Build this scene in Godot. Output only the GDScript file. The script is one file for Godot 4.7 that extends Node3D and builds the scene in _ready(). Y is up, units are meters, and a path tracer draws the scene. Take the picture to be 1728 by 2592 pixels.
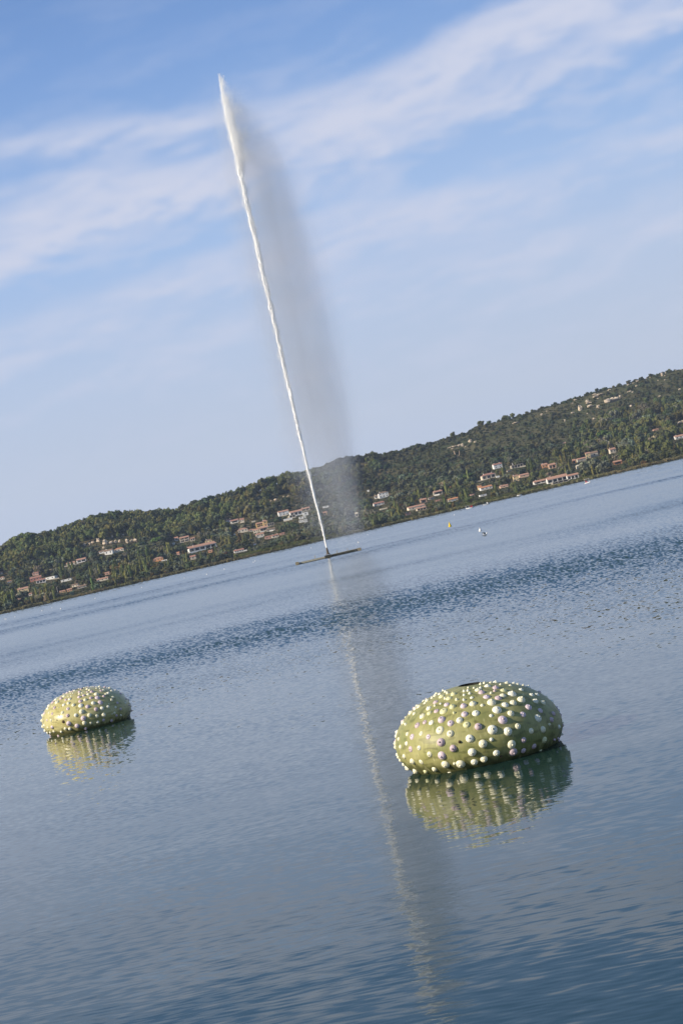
extends Node3D
# An urban lake with a tall water jet, two floating sea urchin sculptures and a hillside of houses on the far shore.
# Units are metres; the camera stands on the near bank at x = 0, z = 0, 2.6 m above the water, looking along -z.

const FOCAL := 4573.0          # picture heights per radian, used for the ridge profile (angles seen from the near bank)
const EYE := 2.6
const SHORE := 1400.0          # distance of the far shore
const URCHIN_R := 0.876
const URCHIN_UP := 0.535
const URCHIN_DOWN := 0.486

# the ridge of the hill: bearing and height, both in 1/FOCAL radians
const RIDGE := [-785, 131, -741, 145, -719, 149, -680, 140, -627, 147, -575, 153, -523, 154, -473, 147, -414, 137, -375, 128, -354, 131, -322, 136, -271, 135, -208, 143, -165, 149, -113, 155, -72, 153, -20, 157, 33, 163, 73, 159, 115, 161, 146, 162, 197, 163, 249, 164, 311, 168, 354, 178, 406, 180, 458, 181, 510, 187, 562, 188, 614, 194, 667, 197, 718, 198, 770, 202, 840, 203]

# label, x, distance, width, wall height, roof, wall colour, roof colour, porch bays, windows, storeys, chimneys, turn ("+" = a wing of the house before it)
const HOUSES := [
	["pale house with terracotta roof cut off at the left end of the far shore", -298.5, 1721, 3.3, 1.6, "gable", "cream", "terra", 0, 1, 1, 0, 0],
	["tiny cream cottage between dark trees near the left end of the shore", -293.1, 1693, 3.5, 1.7, "hip", "cream", "terra", 0, 2, 1, 0, 0],
	["low white shed with thin red roof left of the salmon house", -283.1, 1664, 3.3, 1.1, "gable", "white", "terra", 0, 2, 1, 0, 10],
	["small house with brick red roof just above the salmon pink house", -260.3, 1664, 5.0, 1.6, "gable", "pink", "rust", 0, 2, 1, 1, 0],
	["salmon pink house with white window frames and dark red roof", -255.9, 1631, 9.3, 2.1, "gable", "salmon", "rust", 0, 4, 1, 1, 8],
	["+", -249.5, 1613, 7.7, 2.1, "shed", "white", "rust", 3, 0, 1, 0, 8],
	["long white flat-roofed building right of the salmon house", -244.7, 1630, 11.6, 1.8, "flat", "white", "white", 0, 3, 1, 0, -12],
	["low bright white flat building alone among bushes on the left shore", -226.5, 1595, 8.5, 1.2, "flat", "white", "white", 0, 2, 1, 0, 0],
	["two-storey cream yellow house with terracotta roof near the left water's edge", -258.2, 1571, 8.5, 3.1, "gable", "yellow", "terra", 0, 5, 2, 1, 6],
	["+", -247.6, 1534, 2.9, 1.3, "gable", "cream", "terra", 0, 1, 1, 0, 0],
	["narrow pale pink hut in front of the yellow house by the reeds", -255.6, 1529, 2.1, 2.1, "shed", "pink", "terra", 0, 1, 1, 0, 0],
	["low yellowish house behind the reeds beside the white pole", -217.6, 1498, 4.3, 1.1, "gable", "ochre", "terra", 0, 2, 1, 0, 5],
	["little orange house behind the reeds right of the white pole", -211.8, 1495, 3.8, 1.5, "gable", "orange", "terra", 0, 2, 1, 0, 5],
	["pale house with weathered brown roof near the left reeds", -211.2, 1527, 4.7, 1.6, "gable", "cream", "brown", 0, 2, 1, 0, -10],
	["wide brown-roofed house with two stubby chimneys near the left reeds", -203.1, 1502, 6.7, 1.2, "gable", "stone", "brown", 0, 2, 1, 2, 5],
	["low house with bright terracotta roof behind the poplar row", -233.5, 1691, 7.0, 1.3, "gable", "cream", "terra", 0, 2, 1, 1, 0],
	["white house with terracotta roof standing above the poplar row", -224.2, 1691, 8.0, 2.2, "gable", "white", "terra", 2, 2, 1, 0, 0],
	["white villa under the pale cliff with brown and orange roofs", -207.7, 1717, 6.8, 1.4, "gable", "white", "brown", 0, 2, 1, 0, 0],
	["+", -201.4, 1705, 7.0, 2.8, "gable", "white", "brown", 0, 2, 1, 1, -8],
	["+", -193.1, 1710, 8.1, 2.3, "hip", "cream", "orange", 0, 3, 1, 0, 0],
	["orange bungalow with white shutters and hipped roof above the brown bushes", -152.5, 1610, 7.6, 2.1, "hip", "orange", "terra", 0, 3, 1, 0, 0],
	["long low terracotta roofed house behind the reeds with two white chimneys", -189.8, 1528, 8.8, 1.2, "gable", "cream", "terra", 0, 3, 1, 2, 0],
	["small reddish roofed house half hidden by the large brown bushes", -190.4, 1569, 3.5, 1.5, "gable", "pink", "terra", 0, 1, 1, 0, 0],
	["stepped cream villa with terracotta roofs and open garage wing", -138.6, 1736, 8.2, 3.6, "gable", "cream", "terra", 2, 3, 2, 0, 5],
	["+", -146.8, 1754, 3.3, 2.3, "gable", "white", "terra", 1, 1, 1, 0, 0],
	["+", -131.1, 1729, 3.9, 2.0, "shed", "cream", "terra", 2, 0, 1, 0, 0],
	["tiny white garden hut beside the umbrella shaped pine", -148.0, 1729, 2.0, 1.2, "flat", "white", "white", 0, 1, 1, 0, 0],
	["very long white house with narrow terracotta roof and many windows", -118.1, 1637, 23.0, 3.0, "shed", "white", "terra", 5, 7, 1, 1, 16],
	["cream yellow house with dark roof behind the very long white house", -114.7, 1681, 5.8, 2.3, "hip", "yellow", "brown", 0, 2, 1, 1, 0],
	["little pink roofed hut in the trees above the brown bushes", -138.6, 1641, 2.2, 1.6, "gable", "pink", "orange", 0, 0, 1, 0, 0],
	["pinkish grey old house among trees near the reeds", -121.3, 1563, 4.4, 2.3, "gable", "stone", "rust", 0, 1, 1, 0, 0],
	["small orange house below the very long white house", -109.2, 1594, 3.2, 1.3, "gable", "orange", "terra", 0, 1, 1, 0, 0],
	["white three-part hill house with brick red roofs", -101.2, 1804, 4.7, 1.9, "gable", "white", "rust", 0, 1, 1, 2, 0],
	["+", -95.5, 1791, 7.4, 2.0, "gable", "white", "rust", 1, 2, 1, 0, 0],
	["+", -88.2, 1780, 3.7, 2.6, "gable", "cream", "rust", 0, 2, 1, 1, 0],
	["small white house with brick red roof and white chimney on the reed edge", -83.0, 1524, 7.5, 1.4, "gable", "white", "rust", 0, 4, 1, 1, 8],
	["cream house with terracotta roof above the yellowing ivy-clad tree", -86.2, 1710, 8.9, 2.4, "hip", "cream", "terra", 0, 3, 1, 0, 4],
	["small house with red roof right of the ivy-clad tree", -78.6, 1699, 3.8, 1.4, "gable", "stone", "rust", 0, 1, 1, 0, 0],
	["pale narrow house at the left of the hamlet below the ochre tower house", -73.8, 1679, 4.5, 2.4, "gable", "cream", "terra", 0, 2, 1, 0, 0],
	["cream house with small dark windows directly below the ochre tower house", -67.2, 1678, 7.4, 2.8, "gable", "cream", "terra", 1, 3, 1, 0, 4],
	["long dusty brown roof at the right of the hamlet", -61.0, 1665, 7.4, 1.4, "shed", "stone", "brown", 0, 2, 1, 0, 4],
	["front house of the hamlet with broad pinkish terracotta roof", -69.5, 1636, 6.8, 2.1, "gable", "cream", "terra", 0, 2, 1, 1, 6],
	["pink brick roofed house behind the garden trees near the reeds", -61.6, 1599, 5.6, 1.4, "gable", "pink", "rust", 0, 2, 1, 0, 6],
	["cream house with two white chimneys and red roof near the reeds", -56.0, 1595, 5.6, 1.6, "gable", "cream", "rust", 0, 2, 1, 2, 8],
	["last small red roof at the right end of the hamlet", -50.5, 1605, 3.7, 1.0, "gable", "pink", "rust", 0, 1, 1, 0, 4],
	["ochre villa with shaded balcony and square tower", -70.4, 1719, 7.6, 2.8, "gable", "ochre", "terra", 2, 3, 2, 0, 8],
	["+", -66.0, 1709, 4.0, 4.8, "hip", "ochre", "terra", 0, 2, 2, 1, 8],
	["grey open pergola building right of the ochre tower", -61.3, 1705, 5.7, 2.5, "flat", "stone", "stone", 3, 0, 1, 0, 4],
	["short cream garden wall building above the ochre villa", -77.6, 1764, 3.3, 1.0, "flat", "cream", "cream", 0, 0, 1, 0, 5],
	["white two-storey villa with terracotta roof left of the fountain jet", -50.3, 1759, 9.3, 3.2, "gable", "white", "terra", 0, 5, 2, 0, 10],
	["white villa with arched terrace just left of the fountain jet", -39.1, 1741, 10.5, 2.9, "gable", "white", "terra", 3, 2, 1, 0, 10],
	["+", -42.4, 1728, 5.5, 2.2, "flat", "cream", "cream", 2, 0, 1, 0, 10],
	["plain white block nearest to the fountain jet", -30.8, 1728, 4.9, 2.7, "flat", "white", "white", 0, 1, 1, 0, 5],
	["terracotta roofed house touching the fountain spray", -30.5, 1764, 7.3, 1.7, "gable", "cream", "terra", 2, 2, 1, 1, 5],
	["long white retaining wall building under the two-storey white villa", -46.3, 1717, 7.6, 1.4, "flat", "white", "white", 0, 0, 1, 0, 4],
	["white terrace block under the plain white block", -33.7, 1707, 5.8, 1.7, "flat", "white", "white", 0, 2, 1, 0, 4],
	["lowest white terrace block beside the fountain jet", -33.1, 1679, 6.9, 1.8, "flat", "white", "white", 0, 4, 1, 0, 3],
	["tiny hut with white chimney in the bushes behind the tall reeds", -71.9, 1565, 2.0, 1.1, "gable", "white", "terra", 0, 0, 1, 1, 0],
	["narrow cream gable seen dimly through the fountain mist", 11.5, 1620, 2.3, 2.4, "gable", "cream", "cream", 1, 0, 1, 0, 0],
	["faint white wall seen through the fountain mist", -12.5, 1755, 5.3, 1.2, "flat", "white", "white", 0, 1, 1, 0, 0],
	["faint ochre hut seen through the fountain mist", -14.0, 1698, 3.4, 2.1, "gable", "ochre", "terra", 0, 1, 1, 0, 0],
	["large white two-storey villa with brown hipped roof right of the mist", 38.8, 1744, 8.7, 3.9, "hip", "white", "brown", 0, 6, 2, 1, 8],
	["+", 33.3, 1749, 4.3, 1.8, "gable", "white", "brown", 2, 0, 1, 1, 6],
	["white bungalow with bright red gable below the large brown-roofed villa", 32.1, 1687, 8.8, 1.6, "gable", "white", "rust", 0, 3, 1, 1, 12],
	["tiny white hut at the right edge of the mist", 27.9, 1807, 1.9, 1.5, "flat", "white", "white", 0, 0, 1, 0, 0],
	["low pale garden wall building below the white bungalow", 34.3, 1641, 6.2, 0.7, "flat", "cream", "cream", 0, 0, 1, 0, 5],
	["long terracotta house with tiered roofs near the lake", 57.8, 1565, 13.4, 1.7, "gable", "cream", "terra", 0, 2, 1, 0, 10],
	["+", 60.3, 1534, 7.3, 1.5, "shed", "cream", "terra", 3, 0, 1, 0, 10],
	["small pink roofed hut at the water's edge below the tiered house", 48.6, 1506, 3.4, 1.2, "gable", "pink", "rust", 0, 1, 1, 1, 6],
	["peach house with white chimney behind the tiered house", 66.6, 1617, 5.1, 2.5, "gable", "peach", "terra", 1, 2, 1, 1, 6],
	["grey gabled outbuilding right of the peach house", 74.2, 1637, 4.8, 1.2, "gable", "stone", "brown", 0, 1, 1, 0, 6],
	["wide house with pale orange roof and grey gable right of the rusty hedge", 82.1, 1670, 7.4, 2.3, "gable", "stone", "terra", 1, 2, 1, 2, 8],
	["bright orange roofed house behind the dark lakeside bushes", 87.3, 1566, 7.8, 1.3, "gable", "stone", "orange", 0, 2, 1, 0, 5],
	["low pinkish roof among bushes beside the orange roofed house", 77.2, 1599, 3.0, 0.7, "gable", "pink", "rust", 0, 0, 1, 0, 4],
	["white bungalow with orange roof behind the bright green reeds", 117.7, 1608, 9.7, 1.7, "gable", "white", "orange", 0, 3, 1, 0, 8],
	["+", 113.8, 1621, 2.9, 2.4, "gable", "yellow", "orange", 0, 1, 1, 1, 8],
	["small white shelter in the bright reeds", 108.8, 1534, 5.4, 1.2, "flat", "white", "white", 0, 1, 1, 0, 10],
	["low pinkish wall building left of the white shelter", 103.7, 1578, 3.1, 0.9, "flat", "pink", "pink", 0, 0, 1, 0, 5],
	["terraced cream house with red hipped roof and two chimneys", 129.2, 1708, 11.9, 3.0, "hip", "cream", "rust", 3, 2, 1, 2, 10],
	["white two-storey villa left of the tall cypress", 144.2, 1774, 7.9, 3.4, "gable", "white", "rust", 0, 4, 2, 2, 12],
	["beige pergola house right of the tall cypress", 158.6, 1747, 10.5, 2.8, "flat", "stone", "brown", 4, 2, 1, 1, 8],
	["brown lean-to shed below the pergola house", 149.3, 1727, 3.9, 1.0, "shed", "stone", "brown", 0, 0, 1, 0, 20],
	["little white garden hut below the tall cypress", 136.4, 1698, 3.0, 1.2, "flat", "white", "white", 0, 0, 1, 0, 5],
	["tall yellow house with sloping roof beside the ivy thicket", 144.1, 1620, 4.4, 4.3, "shed", "yellow", "terra", 0, 3, 2, 1, 6],
	["+", 153.6, 1649, 7.8, 1.6, "gable", "peach", "terra", 0, 1, 1, 0, 8],
	["low peach house with tall chimney near the bright reeds", 130.0, 1583, 6.5, 1.1, "gable", "peach", "terra", 0, 1, 1, 1, 6],
	["long white lakeside house with dark balcony bays and terracotta roofs", 153.7, 1530, 10.4, 1.6, "gable", "white", "terra", 2, 3, 1, 1, 3],
	["+", 162.7, 1494, 15.4, 2.8, "gable", "white", "terra", 4, 2, 1, 1, 3],
	["+", 172.8, 1479, 8.4, 2.8, "gable", "white", "terra", 3, 1, 1, 0, 3],
	["+", 161.5, 1466, 12.1, 1.2, "flat", "stone", "stone", 3, 0, 1, 0, 3],
	["bright orange house half hidden by pines", 176.6, 1692, 4.9, 2.7, "gable", "orange", "terra", 0, 2, 1, 1, 5],
	["peach house with white balcony right of the bright orange house", 180.4, 1670, 5.8, 3.0, "gable", "peach", "terra", 2, 2, 1, 0, 5],
	["orange arched porch house with long low roof under the tall pines", 199.1, 1669, 2.6, 2.7, "gable", "orange", "terra", 1, 0, 1, 0, 5],
	["+", 206.1, 1676, 7.4, 2.1, "gable", "stone", "terra", 0, 1, 1, 0, 8],
	["tall bright yellow house with one dark window", 213.9, 1688, 4.0, 4.4, "gable", "yellow", "terra", 0, 3, 2, 0, 8],
	["+", 219.8, 1693, 6.4, 3.2, "gable", "stone", "brown", 0, 1, 1, 0, 4],
	["cream gabled house behind the silvery lakeside trees", 195.7, 1606, 6.6, 2.1, "gable", "cream", "cream", 1, 1, 1, 0, 8],
	["cream house with terracotta roof left of the great pines", 234.9, 1687, 5.3, 3.1, "gable", "cream", "terra", 0, 2, 1, 1, 12],
	["vivid orange house above the round lakeside bush", 216.9, 1545, 6.4, 2.2, "gable", "orange", "terra", 1, 2, 1, 0, 4],
	["small pinkish hut high among pines", 216.1, 1855, 3.3, 0.8, "flat", "pink", "pink", 0, 0, 1, 0, 0],
	["white house with broad terracotta roof at the right end of the shore", 293.1, 1686, 9.7, 1.8, "gable", "white", "terra", 0, 3, 1, 1, 6],
	["lone pinkish roof deep in the trees at far right", 293.6, 1804, 4.8, 0.8, "gable", "pink", "terra", 0, 0, 1, 0, 6],
]

# rock outcrops: x, distance, width, height of each rock, then the label
const ROCKS := [
	[[-229.0, 1771, 2.8, 2.5], [-226.4, 1774, 2.0, 1.7], [-224.0, 1770, 2.2, 2.2], [-221.6, 1774, 3.4, 2.2], [-216.8, 1775, 3.9, 3.9], [-209.2, 1757, 5.6, 5.3], [-204.1, 1757, 4.2, 2.8], [-200.0, 1758, 3.1, 3.3], [-196.7, 1758, 2.2, 3.3], [-189.6, 1755, 3.3, 4.2], [-186.2, 1758, 2.8, 2.8], [-182.9, 1757, 4.4, 3.3], [-209.0, 1738, 2.7, 2.2], "long row of orange lit cliff blocks above the white villa on the left"],
	[[-196.1, 1795, 2.0, 1.6], [-205.2, 1786, 1.7, 2.3], "two pale rocks in the pines above the left cliff row"],
	[[-73.9, 1896, 3.0, 1.2], "single pale ledge under the pines left of the fountain"],
	[[-61.7, 1863, 1.8, 1.3], [-57.4, 1860, 3.5, 2.4], "warm pale rocks behind the broken stone hut"],
	[[-38.4, 1805, 1.7, 1.0], "small pale rock near the left edge of the fountain spray"],
	[[-45.3, 1867, 3.5, 0.9], [-49.8, 1870, 1.8, 0.7], "thin pale ledges high in the scrub left of the fountain spray"],
	[[119.2, 1986, 5.0, 1.0], [123.7, 1985, 5.7, 1.8], [128.8, 1985, 4.4, 2.0], [131.8, 1980, 3.1, 3.6], [121.1, 1975, 3.1, 1.2], "long stepped cliff of pale stone above the U shaped ruin"],
	[[134.3, 1971, 2.5, 1.1], "small grey rock at the right end of the stepped cliff"],
	[[141.1, 1988, 5.0, 3.4], "pale rocky knob up the slope right of the stepped cliff"],
	[[144.7, 1978, 3.4, 1.6], "thin grey slab beside the pale rocky knob"],
	[[193.8, 2038, 7.0, 1.7], "flat cream ledge on the open slope right of the lone ridge pines"],
	[[223.3, 2052, 2.3, 1.9], "little cluster of cream stones on the open mid ridge"],
	[[230.3, 2063, 1.5, 1.3], "single cream stone close below the mid ridge"],
	[[261.4, 2037, 4.9, 6.8], "upright pale orange rock face at the left of the right hand cliffs"],
	[[274.2, 2063, 6.9, 3.6], [275.1, 2075, 5.0, 2.0], "layered pale shelves left of the right hand cliffs"],
	[[272.2, 2042, 7.8, 2.9], "low pale ledge below the layered shelves"],
	[[278.3, 2028, 3.9, 3.5], "rounded grey boulder between the low ledge and the big right cliff"],
	[[285.7, 2089, 6.0, 2.0], [292.2, 2096, 9.0, 1.8], [287.5, 2102, 5.0, 1.8], "long slanting white shelves near the skyline above the big right cliff"],
	[[291.6, 2046, 7.8, 4.9], [297.3, 2050, 6.9, 4.4], [302.3, 2053, 5.9, 3.9], [307.7, 2063, 3.0, 3.0], "big jagged cream cliff on the right slope"],
	[[260.7, 2083, 2.0, 1.4], [265.7, 2097, 3.6, 1.6], "pair of cream stones on the skyline slope left of the shelves"],
	[[252.2, 2032, 4.5, 1.4], "low cream ledge left of the upright rock face"],
	[[230.3, 2063, 1.2, 1.2], "tiny white stone on the slope far left of the right cliffs"],
	[[223.1, 2052, 2.6, 2.0], "broken pale stones below the skyline left of the right cliffs"],
	[[237.9, 1992, 1.9, 2.7], "pale upright stone in dark scrub left of the cliffs"],
	[[262.9, 1965, 3.2, 1.9], "grey pale boulder in the dark scrub under the cliffs"],
	[[263.1, 2006, 1.3, 1.3], "tiny orange stone under the upright rock face"],
	[[305.1, 2111, 3.4, 1.4], "slanting cream slab just under the skyline right of the shelves"],
	[[320.0, 2085, 2.0, 1.2], [322.7, 2086, 3.0, 1.8], [323.7, 2079, 2.4, 1.6], "three cream stones in a row on the open right slope"],
	[[334.0, 2109, 2.6, 1.4], "short bright slab below the upper right ridge"],
	[[327.5, 2122, 2.6, 1.4], "cream stone left of the short bright slab"],
	[[340.1, 2134, 4.1, 1.6], "long cream slab under the upper right ridge"],
	[[334.5, 2128, 2.6, 1.0], "thin cream slab left of the long upper slab"],
	[[368.2, 2139, 2.9, 4.1], "large egg shaped pale boulder high on the right ridge"],
	[[374.7, 2152, 1.2, 2.3], "narrow standing stone beside the egg shaped boulder"],
	[[370.8, 2135, 3.7, 1.0], "thin flat stone right of the egg shaped boulder"],
	[[365.0, 2112, 2.4, 1.4], "small slanting stone below the egg shaped boulder"],
	[[341.6, 2026, 2.9, 1.0], "pale ledge in trees on the far right slope"],
	[[366.0, 2044, 3.5, 1.8], "cream stone at the far right above the pines"],
	[[394.1, 2165, 1.7, 1.0], [388.8, 2168, 1.2, 1.0], "two tiny white stones on the skyline at far right"],
	[[352.0, 2146, 2.3, 1.0], [356.6, 2149, 1.6, 1.0], "two small flat stones near the skyline left of the egg boulder"],
	[[306.6, 1999, 2.9, 2.3], "pinkish rock above the bright pines on the right"],
	[[358.3, 2114, 1.4, 1.4], "small pale stone left of the slanting stone on the right ridge"],
	[[286.7, 2076, 1.6, 1.4], "small pale rock between the shelves and the big right cliff"],
	[[318.1, 1814, 4.7, 2.6], [321.8, 1818, 3.1, 2.6], "broad yellow quarry face at the right edge of the hill"],
]

# trees that stand out: x, distance, crown width, height, kind, label
const HERO_TREES := [
	[-160.3, 1721, 12.5, 9.3, "umbrella", "broad umbrella pine with grey limbs left of the stepped villa"],
	[245.4, 1801, 12.2, 11.7, "umbrella", "round bright green umbrella pine above the cream gabled houses at right"],
	[114.7, 1731, 11.0, 7.7, "umbrella", "wide green umbrella pine beside the silvery poplars right of the mist"],
	[145.4, 1723, 2.5, 10.9, "cypress", "tall lone cypress between the white villa and the pergola house"],
	[-83.9, 1590, 7.5, 12.1, "autumn", "tall yellowing ivy-clad tree in front of the cream hip-roofed house"],
	[-78.8, 1563, 8.4, 7.4, "pine", "round green garden pine below the yellowing ivy-clad tree"],
	[130.4, 2065, 6.5, 7.5, "pine", "lone leaning pine alone on the mid ridge skyline"],
	[160.8, 2061, 9.9, 6.9, "pine", "wide flat-topped pine on the mid ridge skyline"],
	[187.9, 2078, 8.4, 6.3, "pine", "left one of two adjoining skyline pines on the ridge"],
	[196.5, 2083, 6.3, 6.5, "pine", "taller right one of two adjoining skyline pines on the ridge"],
	[360.0, 2158, 7.2, 5.0, "oak", "round dark bush tree breaking the right skyline"],
	[385.0, 2178, 3.8, 2.9, "oak", "tiny round tree on the skyline nearest the right edge"],
	[-254.2, 1450, 14.7, 15.6, "pine", "great dark pine at the left end of the far shore"],
	[-241.1, 1460, 10.2, 10.6, "olive", "grey green tree in front of the two-storey yellow house"],
	[-225.3, 1454, 6.0, 9.2, "autumn", "tall golden brown tree left of the white lamp pole"],
	[-236.5, 1645, 2.6, 9.4, "poplar", "first poplar from the left in the poplar row below the low terracotta house"],
	[-233.8, 1643, 2.6, 9.9, "poplar", "second poplar from the left in the poplar row"],
	[-227.7, 1635, 3.1, 9.8, "poplar", "third poplar from the left in the poplar row"],
	[-224.7, 1633, 3.1, 9.8, "poplar", "fourth poplar from the left in the poplar row"],
	[-213.8, 1635, 3.1, 6.7, "poplar", "short poplar right of the white house above the poplar row"],
	[-180.9, 1532, 8.2, 9.7, "autumn", "leftmost large brown tree of the thicket behind the reeds"],
	[-175.2, 1525, 9.7, 10.6, "autumn", "second large brown tree of the thicket behind the reeds"],
	[-167.9, 1515, 9.6, 11.0, "autumn", "third large brown tree of the thicket behind the reeds"],
	[-160.5, 1504, 8.6, 10.9, "pine", "green tree amid the large brown thicket behind the reeds"],
	[-150.9, 1489, 8.9, 9.4, "autumn", "reddish brown tree right of the green one in the thicket"],
	[-142.6, 1475, 8.4, 8.9, "autumn", "rightmost brown tree of the thicket below the orange bungalow"],
	[183.9, 1478, 10.8, 12.2, "olive", "left silvery tree beside the long white lakeside house"],
	[187.1, 1453, 10.6, 12.4, "olive", "middle silvery tree right of the long white lakeside house"],
	[189.8, 1425, 9.0, 9.9, "olive", "right silvery tree beside the round lakeside bush"],
	[205.6, 1438, 5.4, 5.4, "oak", "round dark bush at the waterline right of the silvery trees"],
	[219.7, 1501, 14.3, 15.6, "pine", "leftmost great pine of the lakeside group at right"],
	[236.7, 1543, 10.2, 13.4, "pine", "second great pine of the lakeside group at right"],
	[242.5, 1516, 14.4, 16.6, "pine", "broadest great pine of the lakeside group at right"],
	[247.5, 1485, 10.7, 14.6, "pine", "rightmost great pine of the lakeside group at right"],
	[332.6, 1902, 11.0, 12.1, "pine", "dark shaded pine below the far right ridge"],
	[91.9, 1766, 8.4, 6.7, "olive", "lowest left silvery tree of the pale grove right of the mist"],
	[102.4, 1790, 9.1, 7.4, "olive", "middle silvery tree of the pale grove right of the mist"],
	[111.4, 1794, 8.5, 6.8, "olive", "topmost silvery tree of the pale grove beside the umbrella pine"],
	[102.9, 1741, 8.8, 7.2, "olive", "front silvery tree of the pale grove below the umbrella pine"],
	[94.3, 1724, 5.5, 6.0, "olive", "small silvery tree at the foot of the pale grove"],
	[-119.4, 1743, 8.3, 3.3, "olive", "grey leaved tree above the very long white house"],
	[-44.6, 1595, 9.1, 9.1, "oak", "big round oak below the white terrace blocks"],
	[-59.6, 1792, 8.5, 5.1, "oak", "dark oak on the slope left of the two-storey white villa"],
	[202.1, 1718, 14.1, 14.1, "pine", "huge dark pine behind the orange arched porch"],
	[191.9, 1717, 8.7, 12.5, "pine", "tall pine right behind the bright orange house"],
	[154.0, 1703, 3.2, 3.2, "oak", "small dark bush below the pergola house"],
	[252.3, 1782, 2.6, 12.9, "poplar", "tall yellowish poplar above the cream house at right"],
	[256.4, 1784, 3.1, 10.3, "poplar", "second yellowish poplar above the cream house at right"],
	[131.1, 1815, 4.6, 6.9, "pine", "upright pine above the terraced cream house"],
	[-100.5, 1730, 10.9, 12.6, "pine", "large pale pine below the white three-part house"],
	[139.7, 1635, 6.7, 7.2, "olive", "grey tree right of the tall lone cypress foot"],
	[-47.3, 1804, 9.7, 7.4, "oak", "dark oak clump above the two-storey white villa"],
]

# tubercles seen in the photograph: longitude, latitude, diameter in mm, colour (cream, mauve, yellowish, dark, orange)
const BUMPS_NEAR := [143,38,63,0, 142,47,55,0, 143,28,63,1, 136,31,49,1, 129,30,55,0, 145,16,60,1, 136,19,49,0, 152,19,44,0, 129,15,52,1, 151,9,44,0, 161,5,41,0, 146,3,60,1, 137,4,49,0, 157,-6,49,0, 178,-10,36,0, 129,-4,57,0, 120,-7,79,1, 148,-12,63,0, 139,-13,55,0, 175,-25,57,0, 156,-27,63,0, 142,-27,49,2, 131,-24,57,0, 120,-19,79,0, 113,-19,30,0, 109,-21,85,0, 121,-34,68,0, 168,-44,55,0, 147,-44,46,4, 99,-21,63,0, 92,-19,66,0, 99,-8,74,0, 111,0,66,1, 119,8,79,1, 106,6,30,3, 91,0,76,0, 99,8,71,0, 112,16,66,0, 120,21,79,0, 120,32,74,1, 112,27,63,1, 105,29,63,0, 100,23,63,2, 101,35,63,1, 92,34,68,0, 92,19,68,1, 83,13,90,0, 85,3,36,0, 73,8,82,0, 74,21,87,1, 81,28,38,0, 65,11,60,0, 66,26,66,0, 57,22,60,1, 75,33,87,0, 76,43,85,0, 66,37,68,0, 58,37,68,0, 48,38,79,0, 85,42,38,0, 93,46,68,0, 102,45,63,1, 113,46,63,2, 121,42,79,2, 129,43,55,1, 136,41,55,2, 121,50,55,1, 110,38,30,2, 48,28,68,1, 39,21,52,1, 35,32,57,0, 27,28,55,0, 46,14,76,0, 32,8,49,1, 25,13,46,1, 56,3,57,0, 45,1,63,0, 63,-5,57,1, 72,-7,82,0, 71,-17,82,1, 83,-14,63,0, 80,-19,27,3, 63,-18,55,1, 54,-16,55,1, 44,-12,63,2, 45,-27,63,2, 37,4,27,0, 22,-3,41,0, 30,-16,27,1, 22,-17,30,1, 8,-15,33,0, 4,7,41,1, 3,12,41,1, 72,-31,55,1, 77,52,66,1, 79,60,63,1, 67,47,66,1, 60,49,63,0, 49,48,82,0, 51,56,60,2, 53,63,63,1, 57,70,60,0, 81,66,63,0, 28,40,49,0, 19,38,49,0, -2,37,41,1, 39,43,25,2, 62,58,33,1, 69,56,30,0, 93,55,36,0, 95,62,30,0, 103,61,30,0, 102,53,30,0, 105,68,30,0, 111,55,33,0, 122,65,57,2, 124,59,63,2, 143,63,63,2, 141,55,55,1, 136,50,30,0, 130,52,27,0, 130,59,27,0, 140,68,33,0, 159,71,30,0, 74,69,33,0, 85,72,27,0, 56,78,30,0, 37,78,33,0, 22,75,36,0, 10,72,55,0, 8,64,49,0, 32,66,27,0, 23,60,36,0, 1,56,49,0, 28,50,46,0, -6,51,33,0, -5,47,55,0, 98,68,30,0, 98,75,25,0, -176,18,46,0, -177,14,38,0, -179,6,41,0, 166,13,38,0, -179,2,41,0, 179,-7,38,0, 177,-14,38,0, 176,-20,38,0, 174,-25,36,0, 174,-26,41,0, 174,30,46,0, 162,29,33,0, 175,41,55,0, 161,41,41,0, 169,49,49,0, 173,46,41,0, 168,57,49,0, 164,54,38,0, 166,61,36,0, 170,64,44,0, 165,67,38,0, 6,-2,27,0, 6,-5,36,1, 10,-23,36,1, 4,16,36,1, 1,23,49,0]
var other_table := "the second sculpture has its own layout"
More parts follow.
